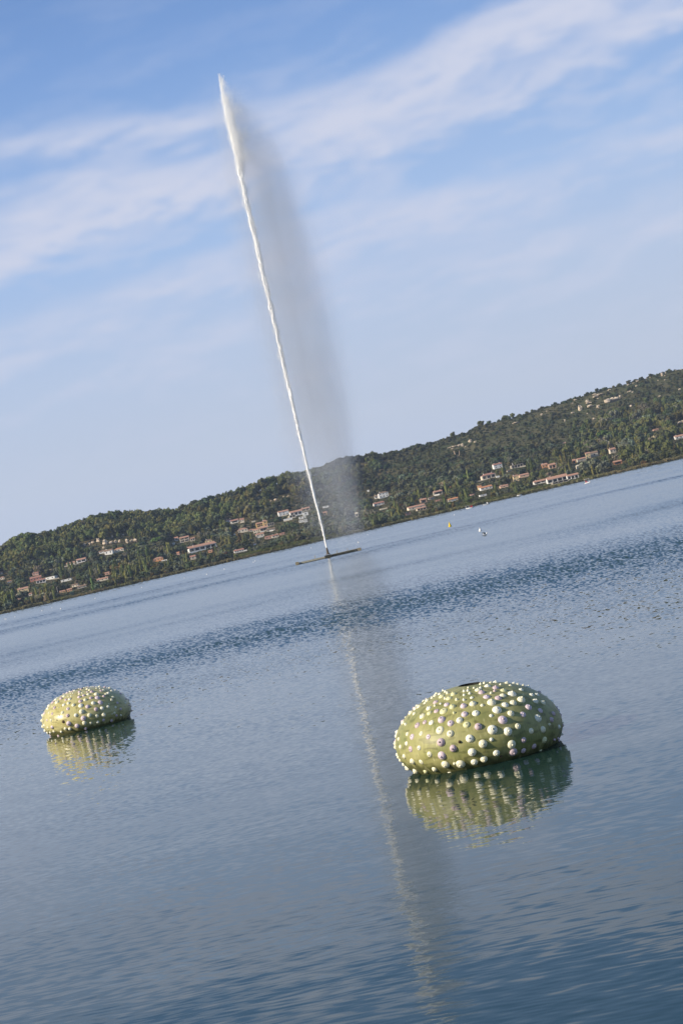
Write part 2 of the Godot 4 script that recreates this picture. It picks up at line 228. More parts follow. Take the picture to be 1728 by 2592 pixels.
const BUMPS_FAR := [89,49,67,1, 89,59,54,0, 87,38,77,1, 87,28,87,0, 87,15,91,0, 86,1,91,1, 86,-10,77,0, 86,-24,57,1, 79,39,67,0, 80,51,57,1, 70,52,67,0, 69,41,67,1, 78,23,77,1, 78,5,74,0, 78,-13,50,0, 69,28,77,0, 59,38,94,1, 56,47,87,0, 59,26,94,1, 60,13,77,0, 68,14,77,1, 69,0,67,0, 60,-1,84,0, 69,-14,57,0, 61,-12,57,1, 47,38,57,1, 39,42,54,0, 32,43,60,0, 40,26,60,0, 33,31,57,0, 51,14,57,0, 48,19,30,0, 40,9,44,0, 33,17,47,1, 44,-2,47,0, 48,-3,23,0, 41,-9,47,1, 33,-11,44,0, 32,3,47,1, 49,-18,57,1, 96,-14,84,1, 107,-18,60,0, 113,-16,60,0, 106,-5,87,1, 113,1,54,3, 106,12,64,1, 95,10,64,0, 114,20,57,0, 106,26,60,1, 98,32,67,0, 107,38,64,0, 115,36,64,0, 116,48,60,1, 108,48,60,0, 109,57,34,0, 117,57,23,0, 134,53,67,1, 135,44,87,0, 132,32,67,1, 132,20,60,1, 141,23,50,0, 133,7,57,0, 142,8,47,1, 133,-8,70,1, 144,-8,47,0, 135,-19,57,0, 146,-21,50,0, 160,-22,47,0, 134,-32,60,1, 122,-22,50,0, 122,6,23,3, 118,15,20,3, 134,59,67,0, 158,52,60,0, 154,45,74,1, 161,38,60,0, 154,32,60,0, 158,22,57,1, 167,18,60,0, 167,7,60,0, 153,-3,50,0, 170,-7,60,0, 168,-17,60,0, 167,-25,47,0, 166,-31,50,1, 123,31,27,0, 141,36,27,0, 58,65,57,0, 59,57,74,1, 58,72,60,0, 69,60,37,1, 82,60,34,0, 32,65,30,0, 27,61,30,0, 37,54,57,1, 29,54,60,0, -16,59,57,1, -19,66,57,0, -22,70,40,0, -24,73,37,1, -27,75,37,0, -31,77,37,0, -37,80,40,1, -46,82,40,0, 11,86,40,0, -18,63,37,1, -15,56,47,0, -14,52,74,0, 14,46,54,0, -13,48,47,0, -5,43,60,0, -12,42,50,1, -11,38,50,0, 2,33,57,1, 85,80,47,1, 90,66,57,1, 112,84,40,0, 127,77,44,0, 135,74,50,1, 155,74,37,0, 155,70,60,1, 110,65,27,0, 120,66,27,0, 5,19,47,1, -9,15,47,1, 16,12,37,0, 7,5,40,1, -7,1,40,1, -6,-9,50,1]

var rng := RandomNumberGenerator.new()
var mats := {}
var fbm := FastNoiseLite.new()
var n1 := FastNoiseLite.new()
var n2 := FastNoiseLite.new()
var n3 := FastNoiseLite.new()
var n4 := FastNoiseLite.new()
var ridge_u := PackedFloat32Array()
var ridge_e := PackedFloat32Array()
var house_rects := []
var house_names := []


func _ready() -> void:
	rng.seed = 4711
	for k in RIDGE.size() / 2:
		ridge_u.append(RIDGE[k * 2])
		ridge_e.append(RIDGE[k * 2 + 1])
	setup_noise()
	make_camera()
	make_sky_and_sun()
	make_hillside()
	make_water()
	make_urchins()
	make_fountain()
	make_houses()
	make_garden_walls()
	make_rocks()
	make_vegetation()
	make_boats_and_small_things()


func setup_noise() -> void:
	var all := [fbm, n1, n2, n3, n4]
	for k in all.size():
		all[k].seed = 100 + k * 17
		all[k].noise_type = FastNoiseLite.TYPE_SIMPLEX_SMOOTH
		all[k].frequency = 1.0
		all[k].fractal_type = FastNoiseLite.FRACTAL_NONE
	fbm.fractal_type = FastNoiseLite.FRACTAL_FBM
	fbm.fractal_octaves = 4


# ---------------------------------------------------------------- camera, sky, sun
func make_camera() -> void:
	var cam := Camera3D.new()
	cam.name = "camera"
	cam.fov = 28.84
	cam.near = 0.1
	cam.far = 9000.0
	cam.position = Vector3(0, EYE, 0)
	cam.basis = Basis(Vector3.RIGHT, deg_to_rad(0.576)) * Basis(Vector3.BACK, deg_to_rad(-12.9))
	add_child(cam)
	cam.current = true


func s2l(r: float, g: float, b: float) -> Vector3:
	var c := Color(r / 255.0, g / 255.0, b / 255.0).srgb_to_linear()
	return Vector3(c.r, c.g, c.b)


const SKY_EL := [0.0, 3.0, 6.0, 9.0, 12.0, 14.5, 17.0, 25.0, 45.0, 90.0]
var sky_rgb := []
# cirrus bands: bearing and height in degrees, then upper width, lower width, strength
const CIRRUS := [
	[[-30.0, 7.0, -15.0, 8.2, -8.77, 9.28, -7.97, 9.47, -6.18, 10.07, -3.93, 10.44, -1.65, 10.30, 0.52, 10.81, 2.67, 11.21, 4.72, 11.74, 6.73, 12.26, 9.31, 12.7, 11.86, 13.0, 20.0, 14.0, 34.0, 15.0], 0.85, 0.55, 1.0],
	[[-26.0, 14.0, -14.0, 13.2, -7.93, 12.8, -6.69, 12.74, -4.02, 12.6, -1.5, 12.3, 0.4, 12.1, 2.95, 12.1, 4.93, 12.5, 6.26, 12.87, 8.83, 13.2, 16.0, 14.4, 30.0, 16.0], 0.4, 0.75, 0.62],
	[[-22.0, 8.8, -12.0, 9.9, -7.7, 10.65, -5.9, 11.1, -4.1, 11.1, -2.0, 10.8, 1.0, 10.7], 0.65, 0.8, 0.7],
	[[0.0, 9.9, 1.14, 10.18, 2.48, 10.38, 4.41, 10.55, 6.38, 10.85, 9.0, 11.3, 12.51, 12.0, 22.0, 13.5, 36.0, 14.0], 1.1, 0.5, 0.8],
	[[-24.0, 6.0, -8.43, 7.3, -6.47, 7.65, -3.19, 8.04, -1.12, 8.18, 3.0, 8.3, 9.0, 8.2], 0.6, 0.8, 0.5],
	[[-1.0, 8.8, 0.84, 8.87, 2.75, 8.82, 7.13, 8.56, 11.8, 8.77, 22.0, 9.6], 0.35, 0.6, 0.42],
	[[-4.0, 6.3, -0.97, 6.63, 2.97, 7.01, 6.74, 6.88, 11.32, 6.61, 24.0, 7.5], 0.5, 0.7, 0.36],
	[[-16.0, 11.0, -6.21, 11.56, -4.95, 11.53, -3.85, 11.0, -2.5, 10.4, 0.0, 9.9], 0.22, 0.3, 0.32],
]


func band(points: Array, az: float) -> float:
	var n := points.size() / 2
	if az <= points[0] or az >= points[n * 2 - 2]:
		return -100.0
	for k in n - 1:
		if az < points[k * 2 + 2]:
			var t: float = (az - points[k * 2]) / (points[k * 2 + 2] - points[k * 2])
			t = t * t * (3.0 - 2.0 * t) * 0.5 + t * 0.5
			return lerpf(points[k * 2 + 1], points[k * 2 + 3], t)
	return -100.0


func sky_color(az: float, el: float) -> Vector3:
	if el <= 0.0:
		return sky_rgb[0] / 1.2
	var k := 0
	while k < SKY_EL.size() - 2 and el > SKY_EL[k + 1]:
		k += 1
	var t: float = clampf((el - SKY_EL[k]) / (SKY_EL[k + 1] - SKY_EL[k]), 0.0, 1.0)
	var c: Vector3 = sky_rgb[k].lerp(sky_rgb[k + 1], t)
	# wisps everywhere: streaks that run nearly level
	var wx := az * cos(deg_to_rad(minf(el, 80.0)))
	var warp := 0.55 * fbm.get_noise_2d(wx * 0.11 + 5.0, el * 0.35)
	var tilt := el - wx * 0.1
	var streak := fbm.get_noise_2d(wx * 0.16 + 40.0, (tilt + warp * 1.4) * 0.75)
	var fine := fbm.get_noise_2d(wx * 0.55 + 9.0, (tilt + warp * 0.8) * 2.4 + 30.0)
	var hair := n4.get_noise_2d(wx * 0.35 + 70.0, (tilt + warp * 1.2) * 5.5)
	var cover := clampf((streak + 0.12 + fine * 0.3 + hair * 0.2) * 1.25, 0.0, 1.0) * smoothstep(2.0, 6.0, el) * (1.0 - smoothstep(38.0, 75.0, el))
	var a := cover * 0.5 * (1.0 - smoothstep(11.5, 14.0, el) * 0.75 * (1.0 - smoothstep(17.0, 24.0, el)))
	for b in CIRRUS:
		var mid := band(b[0], az)
		if mid < -50.0:
			continue
		var d := el - mid + warp * 0.5 + fine * 0.26 + hair * 0.08
		var w: float = b[1] if d > 0.0 else b[2]
		var f := 1.0 - clampf(absf(d) / (w * 1.45), 0.0, 1.0)
		f = f * f * (3.0 - 2.0 * f)
		var ends := smoothstep(b[0][0], b[0][0] + 3.0, az) * (1.0 - smoothstep(b[0][b[0].size() - 2] - 3.0, b[0][b[0].size() - 2], az))
		a = 1.0 - (1.0 - a) * (1.0 - clampf(f * b[3] * ends * (0.90 + 0.5 * fine + 0.35 * streak + 0.22 * hair), 0.0, 0.93))
	var white := s2l(207, 213, 233)
	return c.lerp(white, a) / 1.2


func make_sky_and_sun() -> void:
	for q in [[191, 201, 221], [194, 205, 224], [185, 202, 229], [166, 193, 232], [144, 177, 225], [126, 162, 216], [111, 148, 204], [102, 139, 180], [86, 121, 160], [70, 104, 146]]:
		sky_rgb.append(s2l(q[0], q[1], q[2]))
	# a coarse panorama of the whole sky, then the same function sampled finely over a wide arc of it
	var w := 1024
	var h := 512
	var data := PackedFloat32Array()
	data.resize(w * h * 3)
	for y in h:
		var el := 90.0 - (y + 0.5) * 180.0 / h
		for x in w:
			var az := (x + 0.5) * 360.0 / w
			if az > 180.0:
				az -= 360.0
			var c := sky_color(az, el)
			var o := (y * w + x) * 3
			data[o] = c.x
			data[o + 1] = c.y
			data[o + 2] = c.z
	var im := Image.create_from_data(w, h, false, Image.FORMAT_RGBF, data.to_byte_array())
	var bw := 3072
	var bh := 1536
	im.resize(bw, bh, Image.INTERPOLATE_BILINEAR)
	var full := im.get_data().to_float32_array()
	var x0 := int(-24.0 / 360.0 * bw)
	var x1 := int(24.0 / 360.0 * bw)
	var y0 := int((90.0 - 26.0) / 180.0 * bh)
	var y1 := bh / 2
	for y in range(y0, y1):
		var el := 90.0 - (y + 0.5) * 180.0 / bh
		for xx in range(x0, x1):
			var c := sky_color((xx + 0.5) * 360.0 / bw, el)
			var o := (y * bw + posmod(xx, bw)) * 3
			full[o] = c.x
			full[o + 1] = c.y
			full[o + 2] = c.z
	im = Image.create_from_data(bw, bh, false, Image.FORMAT_RGBF, full.to_byte_array())
	var sky_mat := PanoramaSkyMaterial.new()
	sky_mat.panorama = ImageTexture.create_from_image(im)
	var sky := Sky.new()
	sky.sky_material = sky_mat
	var env := Environment.new()
	env.background_mode = Environment.BG_SKY
	env.sky = sky
	env.tonemap_mode = Environment.TONE_MAPPER_LINEAR
	env.tonemap_exposure = 1.2
	env.sdfgi_enabled = true
	env.ssao_enabled = true
	env.ssil_enabled = true
	env.fog_enabled = true
	env.volumetric_fog_enabled = true
	env.volumetric_fog_density = 0.0
	env.fog_density = 0.00006
	env.fog_light_color = Color(0.78, 0.86, 1.0)
	var we := WorldEnvironment.new()
	we.name = "world_environment"
	we.environment = env
	add_child(we)
	var sun := DirectionalLight3D.new()
	sun.name = "sun"
	sun.light_energy = 1.6
	sun.light_color = Color(1.0, 0.945, 0.85)
	sun.light_angular_distance = 0.5
	sun.shadow_enabled = true
	# the sun stands behind the left shoulder, some 27 degrees high
	var az := deg_to_rad(-112.0)
	var el := deg_to_rad(27.0)
	var to := Vector3(sin(az) * cos(el), sin(el), -cos(az) * cos(el))
	sun.basis = Basis.looking_at(-to, Vector3.UP)
	add_child(sun)


# ---------------------------------------------------------------- helpers
func lin(r: float, g: float, b: float) -> Color:
	return Color(r, g, b).linear_to_srgb()


func mat(key: String, c: Color, rough := 0.85, spec := 0.3) -> StandardMaterial3D:
	if mats.has(key):
		return mats[key]
	var m := StandardMaterial3D.new()
	m.albedo_color = c
	m.roughness = rough
	m.metallic_specular = spec
	mats[key] = m
	return m


func vmat(key: String, rough := 0.9, spec := 0.2) -> StandardMaterial3D:
	if mats.has(key):
		return mats[key]
	var m := mat(key, Color.WHITE, rough, spec)
	m.vertex_color_use_as_albedo = true
	return m


func tag(o: Node3D, label: String, category: String, group := "") -> void:
	o.set_meta("label", label)
	o.set_meta("category", category)
	if group != "":
		o.set_meta("group", group)


func thing(called: String, at: Vector3, turn := 0.0) -> Node3D:
	var o := Node3D.new()
	o.name = called
	o.position = at
	o.rotation.y = turn
	add_child(o, true)
	return o


func part(called: String, mesh: Mesh, m: Material, parent: Node, at := Transform3D.IDENTITY) -> MeshInstance3D:
	var o := MeshInstance3D.new()
	o.name = called
	o.mesh = mesh
	o.material_override = m
	o.transform = at
	parent.add_child(o, true)
	return o


class Builder:
	var v := PackedVector3Array()
	var n := PackedVector3Array()
	var c := PackedColorArray()
	var i := PackedInt32Array()
	var xf := Transform3D.IDENTITY

	func face(points: Array, col := Color.WHITE) -> void:   # counter-clockwise seen from outside
		var a: Vector3 = xf * points[0]
		var b: Vector3 = xf * points[1]
		var d: Vector3 = xf * points[2]
		var nor := (b - a).cross(d - a).normalized()
		var o := v.size()
		for p in points:
			v.append(xf * p)
			n.append(nor)
			c.append(col)
		for k in range(1, points.size() - 1):
			i.append_array([o, o + k + 1, o + k])

	func box(lo: Vector3, hi: Vector3, col := Color.WHITE) -> void:
		var p := []
		for k in 8:
			p.append(Vector3(hi.x if k & 1 else lo.x, hi.y if k & 2 else lo.y, hi.z if k & 4 else lo.z))
		face([p[4], p[5], p[7], p[6]], col)
		face([p[1], p[0], p[2], p[3]], col)
		face([p[0], p[4], p[6], p[2]], col)
		face([p[5], p[1], p[3], p[7]], col)
		face([p[6], p[7], p[3], p[2]], col)
		face([p[0], p[1], p[5], p[4]], col)

	func smooth(p: Vector3, nor: Vector3, col := Color.WHITE) -> int:
		v.append(xf * p)
		n.append((xf.basis * nor).normalized())
		c.append(col)
		return v.size() - 1

	func grid(first: int, columns: int, rows: int) -> void:   # rows of columns vertices, outward when rows run up and columns to the right
		for y in rows - 1:
			for x in columns - 1:
				var a := first + y * columns + x
				i.append_array([a, a + columns, a + 1, a + 1, a + columns, a + columns + 1])

	func lathe(profile: Array, sides := 16, col := Color.WHITE) -> void:   # [radius, height] from the bottom up
		var first := v.size()
		for k in profile.size():
			var q0: Vector2 = Vector2(profile[maxi(k - 1, 0)][0], profile[maxi(k - 1, 0)][1])
			var q1: Vector2 = Vector2(profile[mini(k + 1, profile.size() - 1)][0], profile[mini(k + 1, profile.size() - 1)][1])
			var t := (q1 - q0).normalized()
			for s in sides + 1:
				var a := -TAU * s / sides
				smooth(Vector3(cos(a) * profile[k][0], profile[k][1], sin(a) * profile[k][0]), Vector3(cos(a) * t.y, -t.x, sin(a) * t.y), col)
		grid(first, sides + 1, profile.size())

	func tube(points: Array, radii: Array, sides := 8, col := Color.WHITE) -> void:
		var first := v.size()
		for k in points.size():
			var t: Vector3 = (points[mini(k + 1, points.size() - 1)] - points[maxi(k - 1, 0)]).normalized()
			var u := t.cross(Vector3(0.3, 0.2, 1.0)).normalized()
			var w := t.cross(u)
			for s in sides + 1:
				var a := TAU * s / sides
				var d := u * cos(a) + w * sin(a)
				smooth(points[k] + d * radii[k], d, col)
		grid(first, sides + 1, points.size())

	func commit() -> ArrayMesh:
		var a := []
		a.resize(Mesh.ARRAY_MAX)
		a[Mesh.ARRAY_VERTEX] = v
		a[Mesh.ARRAY_NORMAL] = n
		a[Mesh.ARRAY_COLOR] = c
		a[Mesh.ARRAY_INDEX] = i
		var m := ArrayMesh.new()
		m.add_surface_from_arrays(Mesh.PRIMITIVE_TRIANGLES, a)
		return m


func scatter(called: String, mesh: Mesh, m: Material, where: Array, tints: Array, parent: Node, label := "", category := "") -> MultiMeshInstance3D:
	var mm := MultiMesh.new()
	mm.transform_format = MultiMesh.TRANSFORM_3D
	mm.use_colors = true
	mm.mesh = mesh
	mm.instance_count = where.size()
	for k in where.size():
		mm.set_instance_transform(k, where[k])
		mm.set_instance_color(k, tints[k])
	var o := MultiMeshInstance3D.new()
	o.name = called
	o.multimesh = mm
	o.material_override = m
	o.set_meta("kind", "stuff")
	if label != "":
		tag(o, label, category)
	parent.add_child(o, true)
	return o


# ---------------------------------------------------------------- the hill
func ridge(u: float) -> float:   # height angle of the bare ridge at that bearing
	var n := ridge_u.size()
	if u <= ridge_u[0]:
		return ridge_e[0] - 13.0 - (ridge_u[0] - u) * 0.08
	if u >= ridge_u[n - 1]:
		return ridge_e[n - 1] - 13.0 + minf(u - ridge_u[n - 1], 900.0) * 0.06
	for k in n - 1:
		if u < ridge_u[k + 1]:
			return lerpf(ridge_e[k], ridge_e[k + 1], (u - ridge_u[k]) / (ridge_u[k + 1] - ridge_u[k])) - 13.0
	return 0.0


func crest_distance(u: float) -> float:
	return 1800.0 + 0.22 * (u + 785.0)


func ground_angle(u: float, s: float) -> float:
	var t := (s - SHORE) / (crest_distance(u) - SHORE)
	var low := -7.7
	if t < 0.0:
		return low + t * 60.0
	if t <= 1.0:
		return low + (ridge(u) - low) * (0.35 * t + 0.65 * t * t)
	return ridge(u) - (t - 1.0) * (t - 1.0) * 260.0


func ground(x: float, s: float) -> float:
	return EYE + ground_angle(x * FOCAL / s, s) * s / FOCAL


func make_hillside() -> void:
	var b := Builder.new()
	var cols := 260
	var rows := 90
	for y in rows:
		var t := -0.03 + 1.55 * float(y) / (rows - 1)
		for x in cols:
			var u := -3400.0 + 6800.0 * float(x) / (cols - 1)
			var s := SHORE + t * (crest_distance(u) - SHORE)
			var px := u * s / FOCAL
			var gy := ground(px, s) + 0.5 * fbm.get_noise_2d(px * 0.03, s * 0.03) * clampf(t * 5.0, 0.0, 1.0)
			var dry := clampf(0.5 + 1.3 * fbm.get_noise_2d(px * 0.02 + 30.0, s * 0.02), 0.0, 1.0)
			var c := Color(0.075, 0.075, 0.037).lerp(Color(0.2, 0.15, 0.085), dry * 0.5)
			if u > 120.0 and t > 0.5:
				c = Color(0.078, 0.088, 0.042).lerp(Color(0.125, 0.112, 0.060), dry)
			if t < 0.02:
				c = Color(0.03, 0.028, 0.018)
			b.smooth(Vector3(px, gy, -s), Vector3.UP, c)
	# normals from the neighbours
	for y in rows:
		for x in cols:
			var dx := b.v[y * cols + mini(x + 1, cols - 1)] - b.v[y * cols + maxi(x - 1, 0)]
			var dy := b.v[mini(y + 1, rows - 1) * cols + x] - b.v[maxi(y - 1, 0) * cols + x]
			var nor := dy.cross(dx).normalized()
			b.n[y * cols + x] = nor if nor.y > 0.0 else -nor
	b.grid(0, cols, rows)
	var o := part("hillside", b.commit(), vmat("soil", 0.95, 0.1), self)
	o.set_meta("kind", "structure")
	tag(o, "scrub covered hill that rises behind the far shore of the lake", "hill")


# ---------------------------------------------------------------- the lake
func wind(x: float, d: float) -> float:   # how steep the ripples are at that place
	var dd := d * (1.0 + 0.10 * n3.get_noise_2d(x / (0.35 * d + 8.0), d * 0.01) + 0.0008 * x)
	var patch := n4.get_noise_2d(x / (d * 0.16 + 4.0) + 7.0, log(d) * 6.0)
	var broad := n3.get_noise_2d(x / (d * 0.35 + 4.0) + 20.0, log(d) * 2.5)
	var a := 0.018 + 0.006 * patch + 0.006 * smoothstep(16.0, 9.0, dd) + 0.022 * smoothstep(22.0, 48.0, dd) + 0.012 * smoothstep(80.0, 300.0, dd)
	a += 0.135 * exp(-pow((dd - 62.0) / 12.0, 2.0)) * (0.85 + 0.35 * patch)
	a += 0.05 * exp(-pow((dd - 108.0) / 13.0, 2.0)) * (0.6 + 0.8 * patch)
	a += 0.036 * exp(-pow((dd - 35.0) / 5.5, 2.0)) * smoothstep(-2.0, 7.0, x) * (0.6 + 0.6 * patch)
	a += 0.010 * exp(-pow((dd - 43.0) / 6.0, 2.0)) * (0.8 + 0.5 * patch)
	a += 0.09 * exp(-pow((dd - 236.0) / 22.0, 2.0)) * (0.75 + 0.5 * patch)
	a += 0.050 * exp(-pow((dd - 345.0) / 35.0, 2.0)) * smoothstep(0.0, -30.0, x)
	a *= 1.0 + 0.3 * broad
	return clampf(a, 0.012, 0.16)


func make_water() -> void:
	# one sheet, finer towards the near bank; each vertex carries the slope of the ripples at its place
	var a_list := PackedFloat32Array()
	for k in 18:
		a_list.append(-0.9 + 0.63 * k / 18.0)
	var fine := 640
	for k in fine:
		a_list.append(-0.27 + 0.54 * k / (fine - 1.0))
	for k in range(1, 19):
		a_list.append(0.27 + 0.63 * k / 18.0)
	var d_list := PackedFloat32Array()
	for k in 24:
		d_list.append(1.2 + 6.6 * k / 24.0)
	var near_rows := 1060
	for k in near_rows:
		var q := lerpf(EYE * FOCAL / 7.8, EYE * FOCAL / 1460.0, float(k) / (near_rows - 1))
		d_list.append(EYE * FOCAL / q)
	var cols := a_list.size()
	var rows := d_list.size()
	var v := PackedVector3Array()
	var n := PackedVector3Array()
	v.resize(cols * rows)
	n.resize(cols * rows)
	var uv := PackedVector2Array()
	uv.resize(cols * rows)
	var idx := PackedInt32Array()
	idx.resize((cols - 1) * (rows - 1) * 6)
	var o := 0
	for y in rows:
		var d := d_list[y]
		var far := smoothstep(30.0, 120.0, d)
		var near := smoothstep(26.0, 11.0, d)
		var amp := 0.0
		var amps := PackedFloat32Array()
		amps.resize(cols)
		for x in cols:
			if x % 4 == 0 or x == cols - 1:
				amp = wind(a_list[x] * d, d)
			amps[x] = amp
		for x in cols:
			var px := a_list[x] * d
			var a := amps[x]
			var keep := a * lerpf(1.0, 0.3, far)
			var sz := keep * (lerpf(1.35, 0.75, near) * n1.get_noise_2d(px * lerpf(9.0, 4.2, near), d * 17.0 + px * 2.0) + 0.55 * n2.get_noise_2d(px * lerpf(2.6, 1.1, near) + d * 0.1, d * 5.2 + px * 0.5))
			var sx := keep * 0.7 * (n1.get_noise_2d(px * 9.4 + 300.0, d * 15.0) + 0.6 * n2.get_noise_2d(px * 2.4 + 90.0, d * 4.6))
			sz += 0.007 * (1.0 - far) * n2.get_noise_2d(px * 0.2 + 50.0, d * 0.7 + px * 0.12)
			# past the reach of the mesh the ripples show their near faces only
			sz += smoothstep(20.0, 60.0, d) * (0.006 + 0.72 * a)
			uv[o] = Vector2(px / 1500.0 + 0.5, d / 1500.0)
			v[o] = Vector3(px, 0.0, -d)
			n[o] = Vector3(-sx, 1.0, sz).normalized()
			o += 1
	o = 0
	for y in rows - 1:
		for x in cols - 1:
			var q := y * cols + x
			idx[o] = q
			idx[o + 1] = q + cols
			idx[o + 2] = q + 1
			idx[o + 3] = q + 1
			idx[o + 4] = q + cols
			idx[o + 5] = q + cols + 1
			o += 6
	var arr := []
	arr.resize(Mesh.ARRAY_MAX)
	arr[Mesh.ARRAY_VERTEX] = v
	arr[Mesh.ARRAY_NORMAL] = n
	arr[Mesh.ARRAY_TEX_UV] = uv
	arr[Mesh.ARRAY_INDEX] = idx
	var mesh := ArrayMesh.new()
	mesh.add_surface_from_arrays(Mesh.PRIMITIVE_TRIANGLES, arr)
	var m := mat("lake", lin(0.011, 0.035, 0.032), 1.0, 0.31)
	# ripples too small for the mesh roughen the sheen: a map of the lake, 1500 m a side
	var rim := Image.create_empty(256, 2048, false, Image.FORMAT_L8)
	for y in 2048:
		var d := (y + 0.5) / 2048.0 * 1500.0
		for x in 256:
			var rough := 0.05 + 0.5 * (wind((x / 256.0 - 0.5) * 1500.0, d) - 0.018) + 0.06 * smoothstep(45.0, 110.0, d)
			rim.set_pixel(x, y, Color(clampf(rough, 0.03, 0.5), 0, 0))
	m.roughness_texture = ImageTexture.create_from_image(rim)
	m.roughness_texture_channel = BaseMaterial3D.TEXTURE_CHANNEL_RED
	m.texture_repeat = false
	var w := part("water", mesh, m, self)
	w.set_meta("kind", "structure")
	tag(w, "blue grey lake with bands of wind ripples between calmer water", "lake")


# ---------------------------------------------------------------- the sea urchins
func urchin_point(lon: float, lat: float) -> Vector3:
	var b := URCHIN_UP if lat > 0.0 else URCHIN_DOWN
	return Vector3(URCHIN_R * cos(lat) * cos(lon), b * sin(lat), URCHIN_R * cos(lat) * sin(lon))


func urchin_normal(lon: float, lat: float) -> Vector3:
	var b := URCHIN_UP if lat > 0.0 else URCHIN_DOWN
	return Vector3(cos(lat) * cos(lon) / URCHIN_R, sin(lat) / b, cos(lat) * sin(lon) / URCHIN_R).normalized()


func urchin_skin(table: Array, base: Vector3, pale: Vector3, deep: Vector3, drips: float) -> ImageTexture:
	# paint on the shell: cloudy olive, brush strokes and pale runs below the knobs
	var w := 720
	var h := 300
	var im := Image.create_empty(w, h, false, Image.FORMAT_RGB8)
	for y in h:
		var lat := 90.0 - 180.0 * (y + 0.5) / h
		for x in w:
			var lon := TAU * (x + 0.5) / w
			var p := Vector3(cos(lon) * 1.6, lat * 0.018, sin(lon) * 1.6)
			var cloud := fbm.get_noise_3d(p.x * 1.3, p.y * 1.6, p.z * 1.3)
			var strokes := n1.get_noise_3d(p.x * 22.0, p.y * 3.0, p.z * 22.0) * (0.5 + 0.5 * n2.get_noise_3d(p.x * 3.0, p.y * 4.0, p.z * 3.0))
			var run := maxf(0.0, n2.get_noise_3d(p.x * 34.0, p.y * 4.5, p.z * 34.0) - 0.34) * smoothstep(0.05, 0.5, n3.get_noise_3d(p.x * 4.0, p.y * 5.0, p.z * 4.0)) * drips
			var c := base * (1.0 + 0.42 * strokes)
			c *= 1.0 - 0.38 * smoothstep(0.28, 0.55, n3.get_noise_3d(p.x * 3.1 + 9.0, p.y * 9.0, p.z * 3.1))
			c = c.lerp(pale, clampf(cloud * 0.9 + 0.12, 0.0, 0.75))
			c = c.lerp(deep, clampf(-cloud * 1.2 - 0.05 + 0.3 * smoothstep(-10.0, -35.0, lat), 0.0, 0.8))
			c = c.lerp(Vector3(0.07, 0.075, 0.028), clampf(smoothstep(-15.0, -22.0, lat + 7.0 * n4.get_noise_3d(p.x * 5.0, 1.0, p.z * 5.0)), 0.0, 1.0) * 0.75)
			c = c.lerp(Vector3(0.52, 0.49, 0.26), clampf(run * 1.6, 0.0, 0.8))
			im.set_pixel(x, y, lin(c.x, c.y, c.z))
	return ImageTexture.create_from_image(im)


func urchin_body(skin: ImageTexture) -> ArrayMesh:
	var b := Builder.new()
	var uv := PackedVector2Array()
	var cols := 145
	var rows := 81
	for y in rows:
		var lat := deg_to_rad(lerpf(-75.0, 83.0, float(y) / (rows - 1)))
		for x in cols:
			var lon := -TAU * x / (cols - 1)
			# five faint lobes, as on the shell of the real animal
			var lobe := 1.0 + 0.006 * cos(lon * 5.0 + 0.6) * cos(lat)
			b.smooth(urchin_point(lon, lat) * Vector3(lobe, 1.0, lobe), urchin_normal(lon, lat))
			uv.append(Vector2(fposmod(-float(x) / (cols - 1), 1.0) if x != cols - 1 else 0.0, 0.5 - lat / PI))
	for k in rows:
		uv[k * cols] = Vector2(1.0, uv[k * cols].y)
	b.grid(0, cols, rows)
	var a := []
	a.resize(Mesh.ARRAY_MAX)
	a[Mesh.ARRAY_VERTEX] = b.v
	a[Mesh.ARRAY_NORMAL] = b.n
	a[Mesh.ARRAY_TEX_UV] = uv
	a[Mesh.ARRAY_INDEX] = b.i
	var m := ArrayMesh.new()
	m.add_surface_from_arrays(Mesh.PRIMITIVE_TRIANGLES, a)
	return m


func knob_mesh(kind: int, sides: int) -> ArrayMesh:
	# unit diameter: a rounded cone with a collar, a ring groove and a small ball on top
	var shapes := [
		[[0.55, -0.10], [0.52, 0.02], [0.48, 0.11], [0.42, 0.19], [0.34, 0.26], [0.24, 0.31], [0.18, 0.315], [0.155, 0.29], [0.14, 0.30], [0.135, 0.38], [0.10, 0.43], [0.05, 0.45], [0.0, 0.455]],
		[[0.55, -0.10], [0.53, 0.0], [0.49, 0.08], [0.42, 0.16], [0.33, 0.22], [0.23, 0.255], [0.175, 0.25], [0.155, 0.24], [0.145, 0.28], [0.12, 0.35], [0.07, 0.385], [0.0, 0.39]],
		[[0.50, -0.08], [0.47, 0.1], [0.40, 0.28], [0.30, 0.42], [0.2, 0.5], [0.15, 0.5], [0.14, 0.58], [0.08, 0.65], [0.0, 0.66]],
	]
	var b := Builder.new()
	b.lathe(shapes[kind], sides)
	return b.commit()


func tip_mesh() -> ArrayMesh:
	var b := Builder.new()
	b.lathe([[0.075, 0.38], [0.075, 0.46], [0.055, 0.495], [0.0, 0.505]], 8)
	return b.commit()


